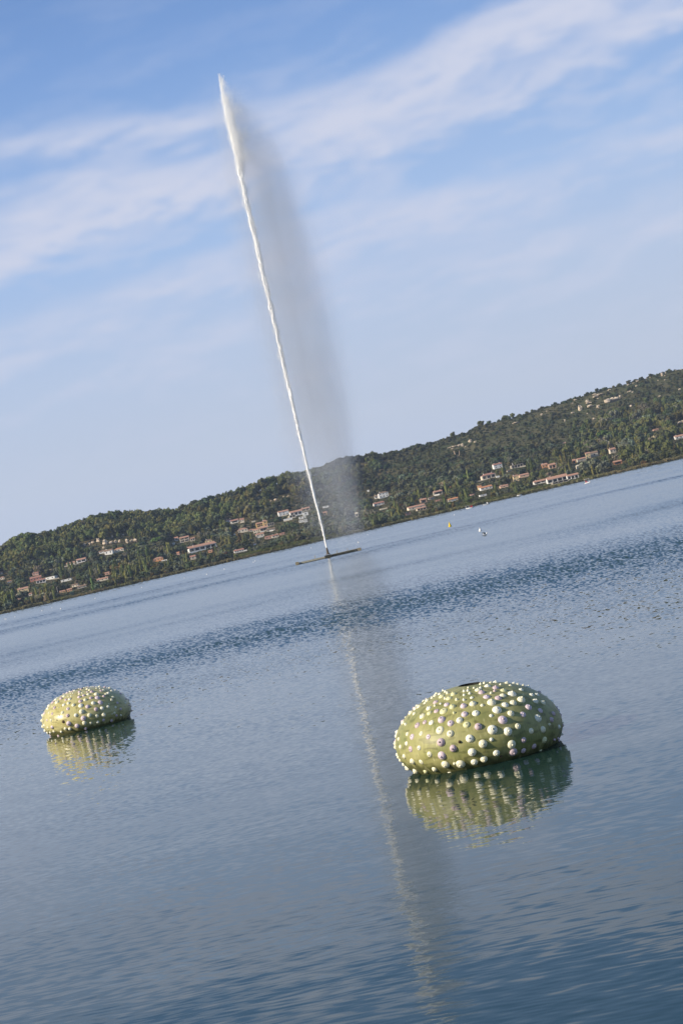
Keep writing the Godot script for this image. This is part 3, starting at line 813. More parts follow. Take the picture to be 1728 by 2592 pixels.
func make_urchin(at: Vector3, tilt: float, skin: ImageTexture, table: Array, label: String, gloss: float, spin_seed: int) -> void:
	var o := thing("sea_urchin_sculpture", at)
	o.basis = Basis(Vector3.BACK, deg_to_rad(-tilt))
	tag(o, label, "sculpture", "giant sea urchin shells afloat on the lake")
	var m := StandardMaterial3D.new()
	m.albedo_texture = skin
	m.roughness = gloss
	m.metallic_specular = 0.4
	m.clearcoat_enabled = true
	m.clearcoat = 0.05
	m.clearcoat_roughness = 0.35
	var grain := FastNoiseLite.new()
	grain.seed = 31
	grain.frequency = 0.02
	var gt := NoiseTexture2D.new()
	gt.noise = grain
	gt.width = 512
	gt.height = 512
	gt.seamless = true
	m.heightmap_enabled = true
	m.heightmap_texture = gt
	m.heightmap_scale = 0.35
	m.uv1_scale = Vector3.ONE
	part("shell", urchin_body(skin), m, o)
	var cup := Builder.new()
	var e := urchin_point(0.0, deg_to_rad(83.0))
	cup.lathe([[0.0, e.y - 0.12], [e.x * 0.9, e.y - 0.12], [e.x, e.y - 0.02], [e.x + 0.008, e.y + 0.004], [e.x + 0.02, e.y - 0.004]], 40)
	part("top_opening", cup.commit(), mat("urchin_hole", lin(0.018, 0.017, 0.012), 0.7), o)
	var knobs := [knob_mesh(0, 18), knob_mesh(1, 18), knob_mesh(2, 12)]
	var tip := tip_mesh()
	var paints := [
		mat("knob_cream", lin(0.80, 0.76, 0.56), 0.5, 0.5), mat("knob_mauve", lin(0.56, 0.44, 0.47), 0.5, 0.5), mat("knob_yellow", lin(0.68, 0.66, 0.38), 0.5, 0.5),
		mat("knob_dark", lin(0.10, 0.07, 0.04), 0.6), mat("knob_orange", lin(0.52, 0.30, 0.10), 0.5)]
	var more_cream := mat("knob_white", lin(0.84, 0.82, 0.68), 0.5, 0.5)
	var more_mauve := mat("knob_lilac", lin(0.64, 0.53, 0.58), 0.5, 0.5)
	var tip_paint := mat("knob_tip", lin(0.20, 0.17, 0.12), 0.6)
	var r := RandomNumberGenerator.new()
	r.seed = spin_seed
	var spots := []
	for k in table.size() / 4:
		spots.append([deg_to_rad(table[k * 4]), deg_to_rad(table[k * 4 + 1]), table[k * 4 + 2] * 0.001, table[k * 4 + 3]])
	# the far side, in the same loose rows
	var seen := spots.size()
	for row in [[-34.0, 15], [-22.0, 17], [-9.0, 18], [4.0, 18], [17.0, 17], [30.0, 15], [43.0, 13], [55.0, 11], [66.0, 9], [74.0, 7]]:
		for k in row[1]:
			var lon: float = deg_to_rad(188.0 + 164.0 * (k + 0.5 + r.randf_range(-0.25, 0.25)) / row[1])
			var lat: float = deg_to_rad(row[0] + r.randf_range(-3.5, 3.5))
			var clear := true
			for s in seen:
				if urchin_point(lon, lat).distance_to(urchin_point(spots[s][0], spots[s][1])) < 0.07:
					clear = false
			if clear and spots.size() < 296:
				var big: float = lerpf(0.078, 0.036, clampf(row[0] / 75.0, 0.0, 1.0))
				spots.append([lon, lat, big * r.randf_range(0.55, 1.1), 0 if r.randf() < 0.66 else 1])
	for s in spots:
		var p := urchin_point(s[0], s[1])
		var nor := urchin_normal(s[0], s[1])
		var side := nor.cross(Vector3(0.31, 0.2, 0.93)).normalized().rotated(nor, r.randf() * TAU)
		var size: float = s[2] * 1.06
		var tall := r.randf_range(0.85, 1.2)
		var xf := Transform3D(Basis(side * size, nor * size * tall, side.cross(nor) * size), p)
		var kind := 2 if size < 0.036 else r.randi() % 2
		var paint: Material = paints[s[3]]
		if s[3] == 0 and r.randf() < 0.5:
			paint = more_cream
		if s[3] == 1 and r.randf() < 0.45:
			paint = more_mauve
		var knob := part("tubercle", knobs[kind], paint, o, xf)
		if kind < 2 and size > 0.05 and s[3] != 3 and r.randf() < 0.75:
			part("tip", tip, tip_paint, knob, Transform3D(Basis.IDENTITY.scaled(Vector3.ONE * 0.9), Vector3(0, 0.02 if kind == 0 else -0.045, 0)))


func make_urchins() -> void:
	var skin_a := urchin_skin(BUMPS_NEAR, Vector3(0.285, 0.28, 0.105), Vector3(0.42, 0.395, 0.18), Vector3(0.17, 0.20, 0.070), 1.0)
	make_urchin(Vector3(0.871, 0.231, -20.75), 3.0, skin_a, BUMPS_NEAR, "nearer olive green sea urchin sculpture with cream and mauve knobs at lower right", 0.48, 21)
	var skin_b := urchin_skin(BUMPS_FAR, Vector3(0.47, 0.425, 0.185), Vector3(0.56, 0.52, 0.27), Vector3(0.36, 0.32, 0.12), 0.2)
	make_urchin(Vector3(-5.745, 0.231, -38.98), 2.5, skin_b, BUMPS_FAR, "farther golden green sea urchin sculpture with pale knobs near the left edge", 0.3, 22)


# ---------------------------------------------------------------- the fountain
func make_fountain() -> void:
	var at := Vector3(-2.68, 0.0, -238.0)
	var raft := thing("fountain_raft", at, deg_to_rad(2.0))
	tag(raft, "long narrow floating raft with the fountain nozzle at its middle", "fountain raft")
	var left := Builder.new()
	left.tube([Vector3(-3.95, 0.10, 0.0), Vector3(-3.9, 0.10, 0.0), Vector3(-0.45, 0.12, 0.0)], [0.08, 0.11, 0.11], 12)
	part("left_float", left.commit(), mat("float_pale", lin(0.38, 0.36, 0.29), 0.6), raft)
	var rail := Builder.new()
	rail.box(Vector3(-3.8, 0.222, -0.10), Vector3(-0.5, 0.26, 0.10))
	part("walkway", rail.commit(), mat("raft_plank", lin(0.46, 0.43, 0.34), 0.8), raft)
	var right := Builder.new()
	right.tube([Vector3(0.3, 0.15, 0.0), Vector3(3.95, 0.15, 0.0), Vector3(4.0, 0.15, 0.0)], [0.13, 0.13, 0.09], 12)
	part("right_float", right.commit(), mat("float_dark", lin(0.06, 0.06, 0.045), 0.6), raft)
	var rail2 := Builder.new()
	rail2.box(Vector3(0.4, 0.282, -0.12), Vector3(3.7, 0.33, 0.12))
	part("walkway", rail2.commit(), mat("raft_weathered", lin(0.26, 0.24, 0.18), 0.8), raft)
	for q in [[-3.85, 0.24], [3.75, 0.24]]:
		var cap := Builder.new()
		cap.box(Vector3(q[0] - 0.2, 0.02, -0.3), Vector3(q[0] + 0.2, q[1] + 0.11, 0.3))
		part("end_block", cap.commit(), mat("raft_end", lin(0.30, 0.26, 0.18), 0.8), raft)
	var mid := Builder.new()
	mid.box(Vector3(-0.46, -0.1, -0.45), Vector3(0.34, 0.36, 0.45))
	part("pump_box", mid.commit(), mat("float_dark", lin(0.06, 0.06, 0.045), 0.6), raft)
	var noz := Builder.new()
	noz.lathe([[0.26, 0.42], [0.26, 0.50], [0.15, 0.54], [0.13, 0.85], [0.09, 1.15], [0.10, 1.16], [0.10, 1.22], [0.06, 1.23]], 14)
	part("nozzle", noz.commit(), mat("nozzle_metal", lin(0.09, 0.07, 0.05), 0.5), raft)
	for q in [1.1, 2.4, -1.6]:
		var post := Builder.new()
		post.tube([Vector3(q, 0.3, 0.05), Vector3(q, 0.66, 0.05)], [0.035, 0.035], 6)
		part("mooring_post", post.commit(), mat("raft_end", lin(0.30, 0.26, 0.18), 0.8), raft)

	# the water itself
	var jet := thing("water_jet", at + Vector3(0, 1.22, 0))
	tag(jet, "tall white water jet that shoots up from the raft and drifts right as mist", "fountain jet")
	var top := 58.3
	var core := Builder.new()
	var steps := 380
	for strand in 8:
		var pts := []
		var radii := []
		var reach := [1.0, 0.93, 0.86, 0.78, 0.97, 0.72, 0.9, 0.95][strand] as float
		for k in steps + 1:
			var y := top * reach * k / steps
			var t := y / top
			var spread := 0.03 + 0.13 * pow(t, 0.9)
			var r := lerpf(0.06, 0.165, pow(t, 0.5)) * (0.7 + 0.8 * absf(n1.get_noise_2d(y * 1.6, strand * 7.0)) + 0.6 * n2.get_noise_2d(y * 4.2, strand * 3.0))
			if strand > 0:
				r *= clampf(0.75 + 1.5 * n3.get_noise_2d(y * 0.55, strand * 11.0), 0.0, 1.1)
			r *= clampf((1.0 - float(k) / steps) * 7.0, 0.0, 1.0)
			pts.append(Vector3(jet_x(y) + spread * n4.get_noise_2d(y * 0.5, strand * 5.0) + (strand % 4 - 1.5) * 0.10 * t, y, spread * n4.get_noise_2d(y * 0.35, strand * 5.0 + 60.0)))
			radii.append(maxf(r, 0.012))
		core.tube(pts, radii, 8)
	var white := mat("white_water", lin(0.95, 0.95, 0.95), 0.6)
	part("jet_core", core.commit(), white, jet)
	# drops: small clusters of tiny tetrahedra, spread in real depth
	var r0 := RandomNumberGenerator.new()
	r0.seed = 77
	var drop_mesh := drop_cluster(r0, 150, 0.0074)
	var splash_mesh := drop_cluster(r0, 110, 0.045)
	# ragged spray that clings to the jet
	var where := []
	var tints := []
	var spray_where := []
	var spray_tints := []
	for k in 1300:
		var y := top * pow(r0.randf(), 0.8) * 0.995
		var t := y / top
		var wide := lerpf(0.04, 0.26, pow(t, 0.7)) * (1.0 + 1.2 * fbm.get_noise_1d(y * 0.8 + 40.0))
		wide *= 1.0 - 0.85 * smoothstep(0.90, 0.99, t)
		var off := Vector3(jet_x(y) + r0.randfn(-0.02, wide), y, r0.randfn(0, wide))
		spray_tints.append(Color.WHITE)
		spray_where.append(Transform3D(Basis(Vector3.UP, r0.randf() * TAU).scaled(Vector3(1, 1.3, 1) * lerpf(0.10, 0.20, t) * (1.0 - 0.75 * smoothstep(0.84, 0.99, t))), off))
	# ragged wisps torn out of the plume
	for k in 130:
		var f := r0.randf()
		var y := top - 0.8 - 11.0 * f
		var fold := clampf(0.5 + 1.8 * fbm.get_noise_2d(y * 0.8, 21.0), 0.05, 1.4)
		var side := absf(r0.randfn(0, 0.5)) * (0.2 + 2.2 * f) * fold
		spray_tints.append(Color.WHITE)
		spray_where.append(Transform3D(Basis(Vector3.UP, r0.randf() * TAU).scaled(Vector3(1, 1.6, 1) * lerpf(0.12, 0.3, r0.randf())), Vector3(jet_x(y) + side, y, r0.randfn(0, 0.4))))
	# the plume that breaks off at the top and falls to the right, in ragged folds
	for k in 8500:
		var f := pow(r0.randf(), 0.75)
		var y := top - 0.3 - 12.0 * f
		var fold := 0.75 + 1.3 * fbm.get_noise_2d(y * 0.45, 8.0)
		var side := absf(r0.randfn(0, 0.6)) * (0.12 + 3.0 * f * exp(-f * 0.9)) * fold
		if (f > 0.6 and r0.randf() < (f - 0.6) * 2.2) or r0.randf() > 0.75 + 1.2 * n4.get_noise_2d(side * 1.1, y * 0.5):
			continue
		where.append(Transform3D(Basis(Vector3.UP, r0.randf() * TAU).scaled(Vector3.ONE * (0.16 + 0.22 * minf(f * 3.0, 1.0))), Vector3(jet_x(y) + side, y - 0.4 * side, r0.randfn(0, 0.4 + 1.3 * f))))
		tints.append(Color.WHITE)
	var spray_mat := mat("spray_drops", lin(0.95, 0.95, 0.95), 0.7)
	var mist_mat := mat("mist_drops", lin(0.74, 0.80, 0.90), 0.8)
	scatter("plume", drop_mesh, spray_mat, where, tints, jet)
	scatter("spray", splash_mesh, spray_mat, spray_where, spray_tints, jet)
	# fine mist, carried off by the breeze and falling back to the lake
	where = []
	tints = []
	for k in 1500:
		var y := top * (1.0 - pow(r0.randf(), 1.05)) * 0.95
		var t := y / top
		var reach := 7.2 * pow(clampf((1.0 - t) / 0.30, 0.0, 1.0), 0.6) * (0.9 + 0.2 * n3.get_noise_1d(y * 0.13)) * lerpf(0.84, 1.0, t)
		var x := reach * (r0.randf() * 0.82 + r0.randfn(0.0, 0.12)) + 0.2
		if r0.randf() < 0.13:
			x = -absf(r0.randfn(0.0, 0.9)) * smoothstep(1.0, 0.85, t) - 0.2
		if r0.randf() > 0.42 + 0.5 * smoothstep(0.0, 0.6, t) + 0.4 * n4.get_noise_2d(x * 0.30, y * 0.05):
			continue
		where.append(Transform3D(Basis(Vector3(r0.randfn(), r0.randfn(), r0.randfn()).normalized(), r0.randf() * TAU), Vector3(x, y, r0.randfn(-1.0, 1.4 + reach * 0.42))))
		tints.append(Color.WHITE)
	scatter("falling_drops", drop_mesh, mist_mat, where, tints, jet)
	# x offset, height of the middle, half width, half height, density
	for q in [[3.0, 40.0, 3.1, 14.0, 0.040], [3.7, 33.0, 3.2, 18.0, 0.030], [2.2, 46.0, 1.9, 8.5, 0.055], [1.6, 33.0, 1.9, 24.0, 0.075], [4.6, 28.0, 2.6, 20.0, 0.022],
			[3.4, 24.0, 3.4, 23.0, 0.030], [4.4, 17.0, 2.4, 16.0, 0.028], [3.2, 12.0, 3.0, 12.0, 0.024], [4.2, 7.0, 1.3, 9.0, 0.045], [2.4, 18.0, 1.6, 19.0, 0.030],
			[0.4, 30.0, 1.5, 29.0, 0.032], [-0.5, 36.0, 1.3, 20.0, 0.040], [-0.7, 22.0, 1.2, 20.0, 0.032], [1.3, 51.0, 1.1, 6.0, 0.075], [3.6, 42.0, 1.9, 9.0, 0.045], [4.6, 38.0, 1.8, 12.0, 0.018], [4.0, 30.0, 4.6, 22.0, 0.010], [4.6, 27.0, 4.0, 24.0, 0.009], [2.6, 32.0, 5.4, 25.0, 0.014], [3.0, 22.0, 4.8, 24.0, 0.013], [-0.9, 33.0, 2.4, 24.0, 0.016], [1.6, 12.0, 4.4, 14.0, 0.014]]:
		var fog := FogVolume.new()
		fog.name = "mist"
		fog.shape = RenderingServer.FOG_VOLUME_SHAPE_ELLIPSOID
		fog.size = Vector3(q[2] * 2.0, q[3] * 2.0, q[2] * 2.3 + 1.0)
		fog.position = Vector3(q[0] - 0.35, maxf(q[1], q[3] * 0.6), -0.5 + 0.3 * sin(q[1]))
		fog.rotation.z = 0.012 * sin(q[1] * 3.0)
		var fm := FogMaterial.new()
		fm.albedo = lin(0.80, 0.84, 0.95)
		fm.density = q[4] * 0.46
		fog.material = fm
		fog.set_meta("kind", "stuff")
		jet.add_child(fog, true)


func drop_cluster(r0: RandomNumberGenerator, count: int, size: float) -> ArrayMesh:
	var drops := Builder.new()
	for k in count:
		var p := Vector3(r0.randfn(0, 0.62), r0.randfn(0, 1.0), r0.randfn(0, 0.62))
		var s := size * exp(r0.randfn(0, 0.35))
		var ax := Basis(Vector3(r0.randfn(), r0.randfn(), r0.randfn()).normalized(), r0.randf() * TAU)
		var q := [ax * Vector3(1, 1, 1) * s + p, ax * Vector3(-1, -1, 1) * s + p, ax * Vector3(-1, 1, -1) * s + p, ax * Vector3(1, -1, -1) * s + p]
		for f in [[0, 1, 3], [0, 2, 1], [0, 3, 2], [1, 2, 3]]:
			core_face(drops, q[f[0]], q[f[1]], q[f[2]], p)
	return drops.commit()


func core_face(b: Builder, p: Vector3, q: Vector3, r: Vector3, centre: Vector3) -> void:
	var o := b.v.size()
	var nor := (q - p).cross(r - p).normalized()
	if nor.dot(p + q + r - 3.0 * centre) < 0.0:
		nor = -nor
	for k in [p, q, r]:
		b.v.append(k)
		b.n.append(nor)
		b.c.append(Color.WHITE)
	b.i.append_array([o, o + 2, o + 1])


func jet_x(y: float) -> float:
	return 0.05 * n2.get_noise_1d(y * 0.09 + 3.0) - 0.12 * sin(y * 0.054) + 0.10 * y / 58.0


# ---------------------------------------------------------------- houses
var wall_colors := {
	"white": Color(0.80, 0.79, 0.77), "cream": Color(0.72, 0.64, 0.52), "pink": Color(0.60, 0.38, 0.31), "salmon": Color(0.55, 0.23, 0.17), "yellow": Color(0.74, 0.58, 0.33),
	"ochre": Color(0.68, 0.46, 0.22), "orange": Color(0.66, 0.33, 0.16), "stone": Color(0.44, 0.40, 0.34), "peach": Color(0.70, 0.48, 0.34)}
var roof_colors := {
	"terra": Color(0.45, 0.26, 0.19), "rust": Color(0.38, 0.20, 0.155), "brown": Color(0.25, 0.175, 0.125), "orange": Color(0.52, 0.25, 0.14), "white": Color(0.78, 0.77, 0.75),
	"cream": Color(0.68, 0.6, 0.48), "stone": Color(0.36, 0.33, 0.29), "pink": Color(0.55, 0.36, 0.3)}


func tinted(kind: String, name_: String, c: Color) -> StandardMaterial3D:
	return mat(kind + name_, Color(c.r, c.g, c.b).linear_to_srgb(), 0.88, 0.2)


func make_houses() -> void:
	var root: Node3D = null
	for row in HOUSES:
		var x: float = row[1]
		var s: float = row[2]
		var turn := deg_to_rad(row[12])
		var at := Vector3(x, ground(x, s), -s)
		var xf := Transform3D(Basis(Vector3.UP, turn), at)
		if row[0] != "+":
			root = thing("house", at, turn)
			tag(root, row[0], "house", "houses on the far hillside")
		build_house(root, root.transform.affine_inverse() * xf, row)
		var u := x * FOCAL / s
		var e := ground_angle(u, s)
		if row[0] != "+":
			house_names.append([u, e, short_name(row[0])])
		house_rects.append([u - row[3] * 0.5 * FOCAL / s - 3.0, u + row[3] * 0.5 * FOCAL / s + 3.0, e + row[4] * 0.2 * FOCAL / s, e + row[4] * 1.4 * FOCAL / s, s, x, row[3]])


func make_garden_walls() -> void:
	var r := RandomNumberGenerator.new()
	r.seed = 88
	for row in HOUSES:
		if row[0] == "+" or row[3] < 6.5 or row[4] < 1.3:
			continue
		var w: float = row[3] * r.randf_range(0.35, 0.75)
		var s: float = row[2] - r.randf_range(4.0, 7.0)
		var x: float = row[1] + row[3] * r.randf_range(-0.7, 0.7)
		var o := thing("garden_wall", Vector3(x, ground(x, s), -s), r.randf_range(-0.2, 0.3))
		tag(o, "low pale garden wall before the " + short_name(row[0]), "wall", "garden walls on the far hillside")
		o.set_meta("kind", "thing")
		var b := Builder.new()
		var h := r.randf_range(0.6, 1.0)
		b.box(Vector3(-w * 0.5, -1.5, -0.15), Vector3(w * 0.5, h, 0.15))
		var tone: String = ["white", "cream", "stone"][r.randi() % 3]
		part("wall", b.commit(), tinted("wall_", tone, wall_colors[tone]), o)
		b = Builder.new()
		b.box(Vector3(-w * 0.5 - 0.05, h + 0.003, -0.21), Vector3(w * 0.5 + 0.05, h + 0.1, 0.21))
		part("coping", b.commit(), tinted("roof_", "cream", roof_colors["cream"]), o)
		var u := x * FOCAL / s
		var e := ground_angle(u, s)
		house_rects.append([u - w * 0.5 * FOCAL / s, u + w * 0.5 * FOCAL / s, e + 0.8, e + h * FOCAL / s, s, x, w])


func build_house(root: Node3D, xf: Transform3D, row: Array) -> void:
	var w: float = row[3]
	var h: float = row[4]
	var roof: String = row[5]
	var bays: int = row[8]
	var storeys: int = row[10]
	var d := clampf(w * 0.62, 2.2, 7.5)
	var hs := h / storeys
	var wall_mat := tinted("wall_", row[6], wall_colors[row[6]])
	var roof_mat := tinted("roof_", row[7], roof_colors[row[7]])
	var rise := clampf(0.13 * w, 0.4 * hs, 0.66 * hs)
	var pd := minf(2.2, d * 0.42) if bays > 0 else 0.0
	var f := d * 0.5
	var wall := Builder.new()
	wall.xf = xf
	wall.box(Vector3(-w * 0.5, -2.0, -f), Vector3(w * 0.5, h, f - pd))
	if bays > 0:
		wall.box(Vector3(-w * 0.5, -2.0, f - pd + 0.003), Vector3(w * 0.5, 0.12 * hs, f))
		wall.box(Vector3(-w * 0.5, h - 0.14 * hs, f - pd + 0.003), Vector3(w * 0.5, h, f))
		if storeys > 1:
			wall.box(Vector3(-w * 0.5, hs - 0.08 * hs, f - pd + 0.003), Vector3(w * 0.5, hs + 0.22 * hs, f))
		for k in bays + 1:
			var px := lerpf(-w * 0.5 + 0.14, w * 0.5 - 0.14, float(k) / bays)
			var pillar := Builder.new()
			pillar.xf = xf
			pillar.box(Vector3(px - 0.16, 0.125 * hs, f - 0.34), Vector3(px + 0.16, h - 0.142 * hs, f - 0.02))
			part("pillar", pillar.commit(), wall_mat, root)
			if k < bays and pd > 0.5:
				for level in storeys:
					var gl := Builder.new()
					gl.xf = xf
					var bw := w / bays
					var y0 := level * hs + (0.14 if level == 0 else 0.24) * hs
					gl.box(Vector3(px + bw * 0.14, y0, f - pd + 0.004), Vector3(px + bw * 0.86, level * hs + 0.84 * hs, f - pd + 0.03))
					part("glass_door", gl.commit(), mat("window_glass", lin(0.022, 0.025, 0.03), 0.15, 0.5), root)
	if roof == "gable":
		for side in [-1.0, 1.0]:
			var g := [Vector3(side * w * 0.5, h, f), Vector3(side * w * 0.5, h, -f), Vector3(side * w * 0.5, h + rise, 0)]
			if side < 0:
				g.reverse()
			wall.face(g)
	part("wall", wall.commit(), wall_mat, root)
	var rb := Builder.new()
	rb.xf = xf
	var ov := 0.22
	var th := 0.13
	if roof == "gable":
		for side in [-1.0, 1.0]:
			var zo: float = side * (f + ov)
			var yo := h - rise * ov / f + 0.02
			var p := [Vector3(-w * 0.5 - ov, yo, zo), Vector3(w * 0.5 + ov, yo, zo), Vector3(w * 0.5 + ov, h + rise + 0.02, 0), Vector3(-w * 0.5 - ov, h + rise + 0.02, 0)]
			slab(rb, p, th, side < 0)
	elif roof == "shed":
		var p := [Vector3(-w * 0.5 - ov, h + 0.02, f + ov), Vector3(w * 0.5 + ov, h + 0.02, f + ov), Vector3(w * 0.5 + ov, h + rise, -f - ov), Vector3(-w * 0.5 - ov, h + rise, -f - ov)]
		slab(rb, p, th, false)
	elif roof == "hip":
		var a := Vector3(-w * 0.5 - ov, h + 0.02, f + ov)
		var b := Vector3(w * 0.5 + ov, h + 0.02, f + ov)
		var c := Vector3(w * 0.5 + ov, h + 0.02, -f - ov)
		var e := Vector3(-w * 0.5 - ov, h + 0.02, -f - ov)
		var r0 := Vector3(-maxf(w * 0.5 - f * 0.9, 0.02), h + rise, 0)
		var r1 := Vector3(maxf(w * 0.5 - f * 0.9, 0.02), h + rise, 0)
		rb.face([a, b, r1, r0])
		rb.face([c, e, r0, r1])
		rb.face([b, c, r1])
		rb.face([e, a, r0])
		rb.face([a, e, c, b])
	else:
		rb.box(Vector3(-w * 0.5 - 0.12, h + 0.003, -f - 0.12), Vector3(w * 0.5 + 0.12, h + 0.20, f + 0.12))
	part("roof", rb.commit(), roof_mat, root)
	# windows: a surround with a dark pane a little deeper than its edge
	var n: int = row[9]
	var per := ceili(float(n) / storeys)
	var made := 0
	var front := f - pd
	for level in storeys:
		for k in per:
			if made >= n:
				break
			made += 1
			var cx := lerpf(-w * 0.5, w * 0.5, (k + 0.5) / per)
			var ww := clampf(w / per * 0.34, 0.25, 0.9)
			var wh := hs * 0.42
			var cy := level * hs + hs * 0.56
			var fr := Builder.new()
			fr.xf = xf
			var t := 0.07
			fr.box(Vector3(cx - ww * 0.5 - t, cy - wh * 0.5 - t, front + 0.002), Vector3(cx - ww * 0.5, cy + wh * 0.5 + t, front + 0.06))
			fr.box(Vector3(cx + ww * 0.5, cy - wh * 0.5 - t, front + 0.002), Vector3(cx + ww * 0.5 + t, cy + wh * 0.5 + t, front + 0.06))
			fr.box(Vector3(cx - ww * 0.5 + 0.002, cy + wh * 0.5, front + 0.002), Vector3(cx + ww * 0.5 - 0.002, cy + wh * 0.5 + t, front + 0.055))
			fr.box(Vector3(cx - ww * 0.5 + 0.002, cy - wh * 0.5 - t, front + 0.002), Vector3(cx + ww * 0.5 - 0.002, cy - wh * 0.5, front + 0.075))
			var window := part("window", fr.commit(), mat("window_frame", lin(0.72, 0.7, 0.66), 0.7), root)
			var pane := Builder.new()
			pane.xf = xf
			pane.box(Vector3(cx - ww * 0.5 + 0.004, cy - wh * 0.5 + 0.004, front + 0.003), Vector3(cx + ww * 0.5 - 0.004, cy + wh * 0.5 - 0.004, front + 0.02))
			part("pane", pane.commit(), mat("window_glass", lin(0.022, 0.025, 0.03), 0.15, 0.5), window)
	for k in row[11]:
		var cx2 := (-w * 0.30 if k == 0 else w * 0.32)
		var ch := Builder.new()
		ch.xf = xf
		ch.box(Vector3(cx2 - 0.28, h + rise * 0.2, -0.8), Vector3(cx2 + 0.28, h + rise + 0.55, -0.2))
		ch.box(Vector3(cx2 - 0.36, h + rise + 0.552, -0.88), Vector3(cx2 + 0.36, h + rise + 0.68, -0.12))
		part("chimney", ch.commit(), mat("chimney_plaster", lin(0.70, 0.66, 0.60), 0.85), root)


func slab(b: Builder, p: Array, th: float, flip: bool) -> void:
	var q := []
	for k in p:
		q.append(k + Vector3(0, th, 0))
	if flip:
		b.face([q[3], q[2], q[1], q[0]])
		b.face([p[0], p[1], p[2], p[3]])
	else:
		b.face([q[0], q[1], q[2], q[3]])
		b.face([p[3], p[2], p[1], p[0]])
	for k in 4:
		var m := (k + 1) % 4
		if flip:
			b.face([p[m], p[k], q[k], q[m]])
		else:
			b.face([p[k], p[m], q[m], q[k]])


# ---------------------------------------------------------------- rocks
func rock_mesh(w: float, h: float, r: RandomNumberGenerator) -> ArrayMesh:
	var b := Builder.new()
	var cols := 10
	var rows := 7
	var off := r.randf() * 100.0
	var first := 0
	for y in rows:
		var lat := lerpf(-0.5, 0.5, float(y) / (rows - 1)) * PI
		for x in cols:
			var lon := -TAU * (x % (cols - 1)) / (cols - 1)
			var dir := Vector3(cos(lat) * cos(lon), sin(lat), cos(lat) * sin(lon))
			var k := 1.0 + 0.6 * n1.get_noise_3d(dir.x * 1.9 + off, dir.y * 2.6, dir.z * 1.9)
			var box := maxf(maxf(absf(dir.x), absf(dir.y)), absf(dir.z))
			k *= lerpf(1.0, 0.8 / box, 0.6)
			var tone := 0.85 + 0.3 * n2.get_noise_3d(dir.x * 2.0 + off, dir.y * 4.0, dir.z * 2.0)
			b.smooth(dir * Vector3(w * 0.46, h * 0.46, w * 0.4) * k, dir, Color(0.68 * tone, 0.56 * tone, 0.43 * tone))
	b.grid(first, cols, rows)
	# flat facets
	var out := Builder.new()
	for k in b.i.size() / 3:
		var p := b.v[b.i[k * 3]]
		var q := b.v[b.i[k * 3 + 1]]
		var s := b.v[b.i[k * 3 + 2]]
		if (q - p).cross(s - p).length() > 1e-5:
			out.face([p, s, q], b.c[b.i[k * 3]])
	return out.commit()


func make_rocks() -> void:
	var r := RandomNumberGenerator.new()
	r.seed = 9
	var m := vmat("limestone", 0.92, 0.2)
	for row in ROCKS:
		var first: Array = row[0]
		var at := Vector3(first[0], ground(first[0], first[1]), -first[1])
		var o := thing("rock_outcrop", at)
		tag(o, row[row.size() - 1], "rock", "pale rock outcrops on the hill")
		for k in row.size() - 1:
			var q: Array = row[k]
			var p := Vector3(q[0], ground(q[0], q[1]), -q[1])
			part("rock", rock_mesh(q[2], q[3], r), m, o, Transform3D(Basis(Vector3.UP, r.randf_range(-0.4, 0.4)), p - at + Vector3(0, q[3] * 0.35 + 0.4, 0)))
			house_rects.append([q[0] * FOCAL / q[1] - q[2] * 0.5 * FOCAL / q[1], q[0] * FOCAL / q[1] + q[2] * 0.5 * FOCAL / q[1], ground_angle(q[0] * FOCAL / q[1], q[1]) + 1.0, ground_angle(q[0] * FOCAL / q[1], q[1]) + q[3] * FOCAL / q[1], q[1], q[0], q[2]])


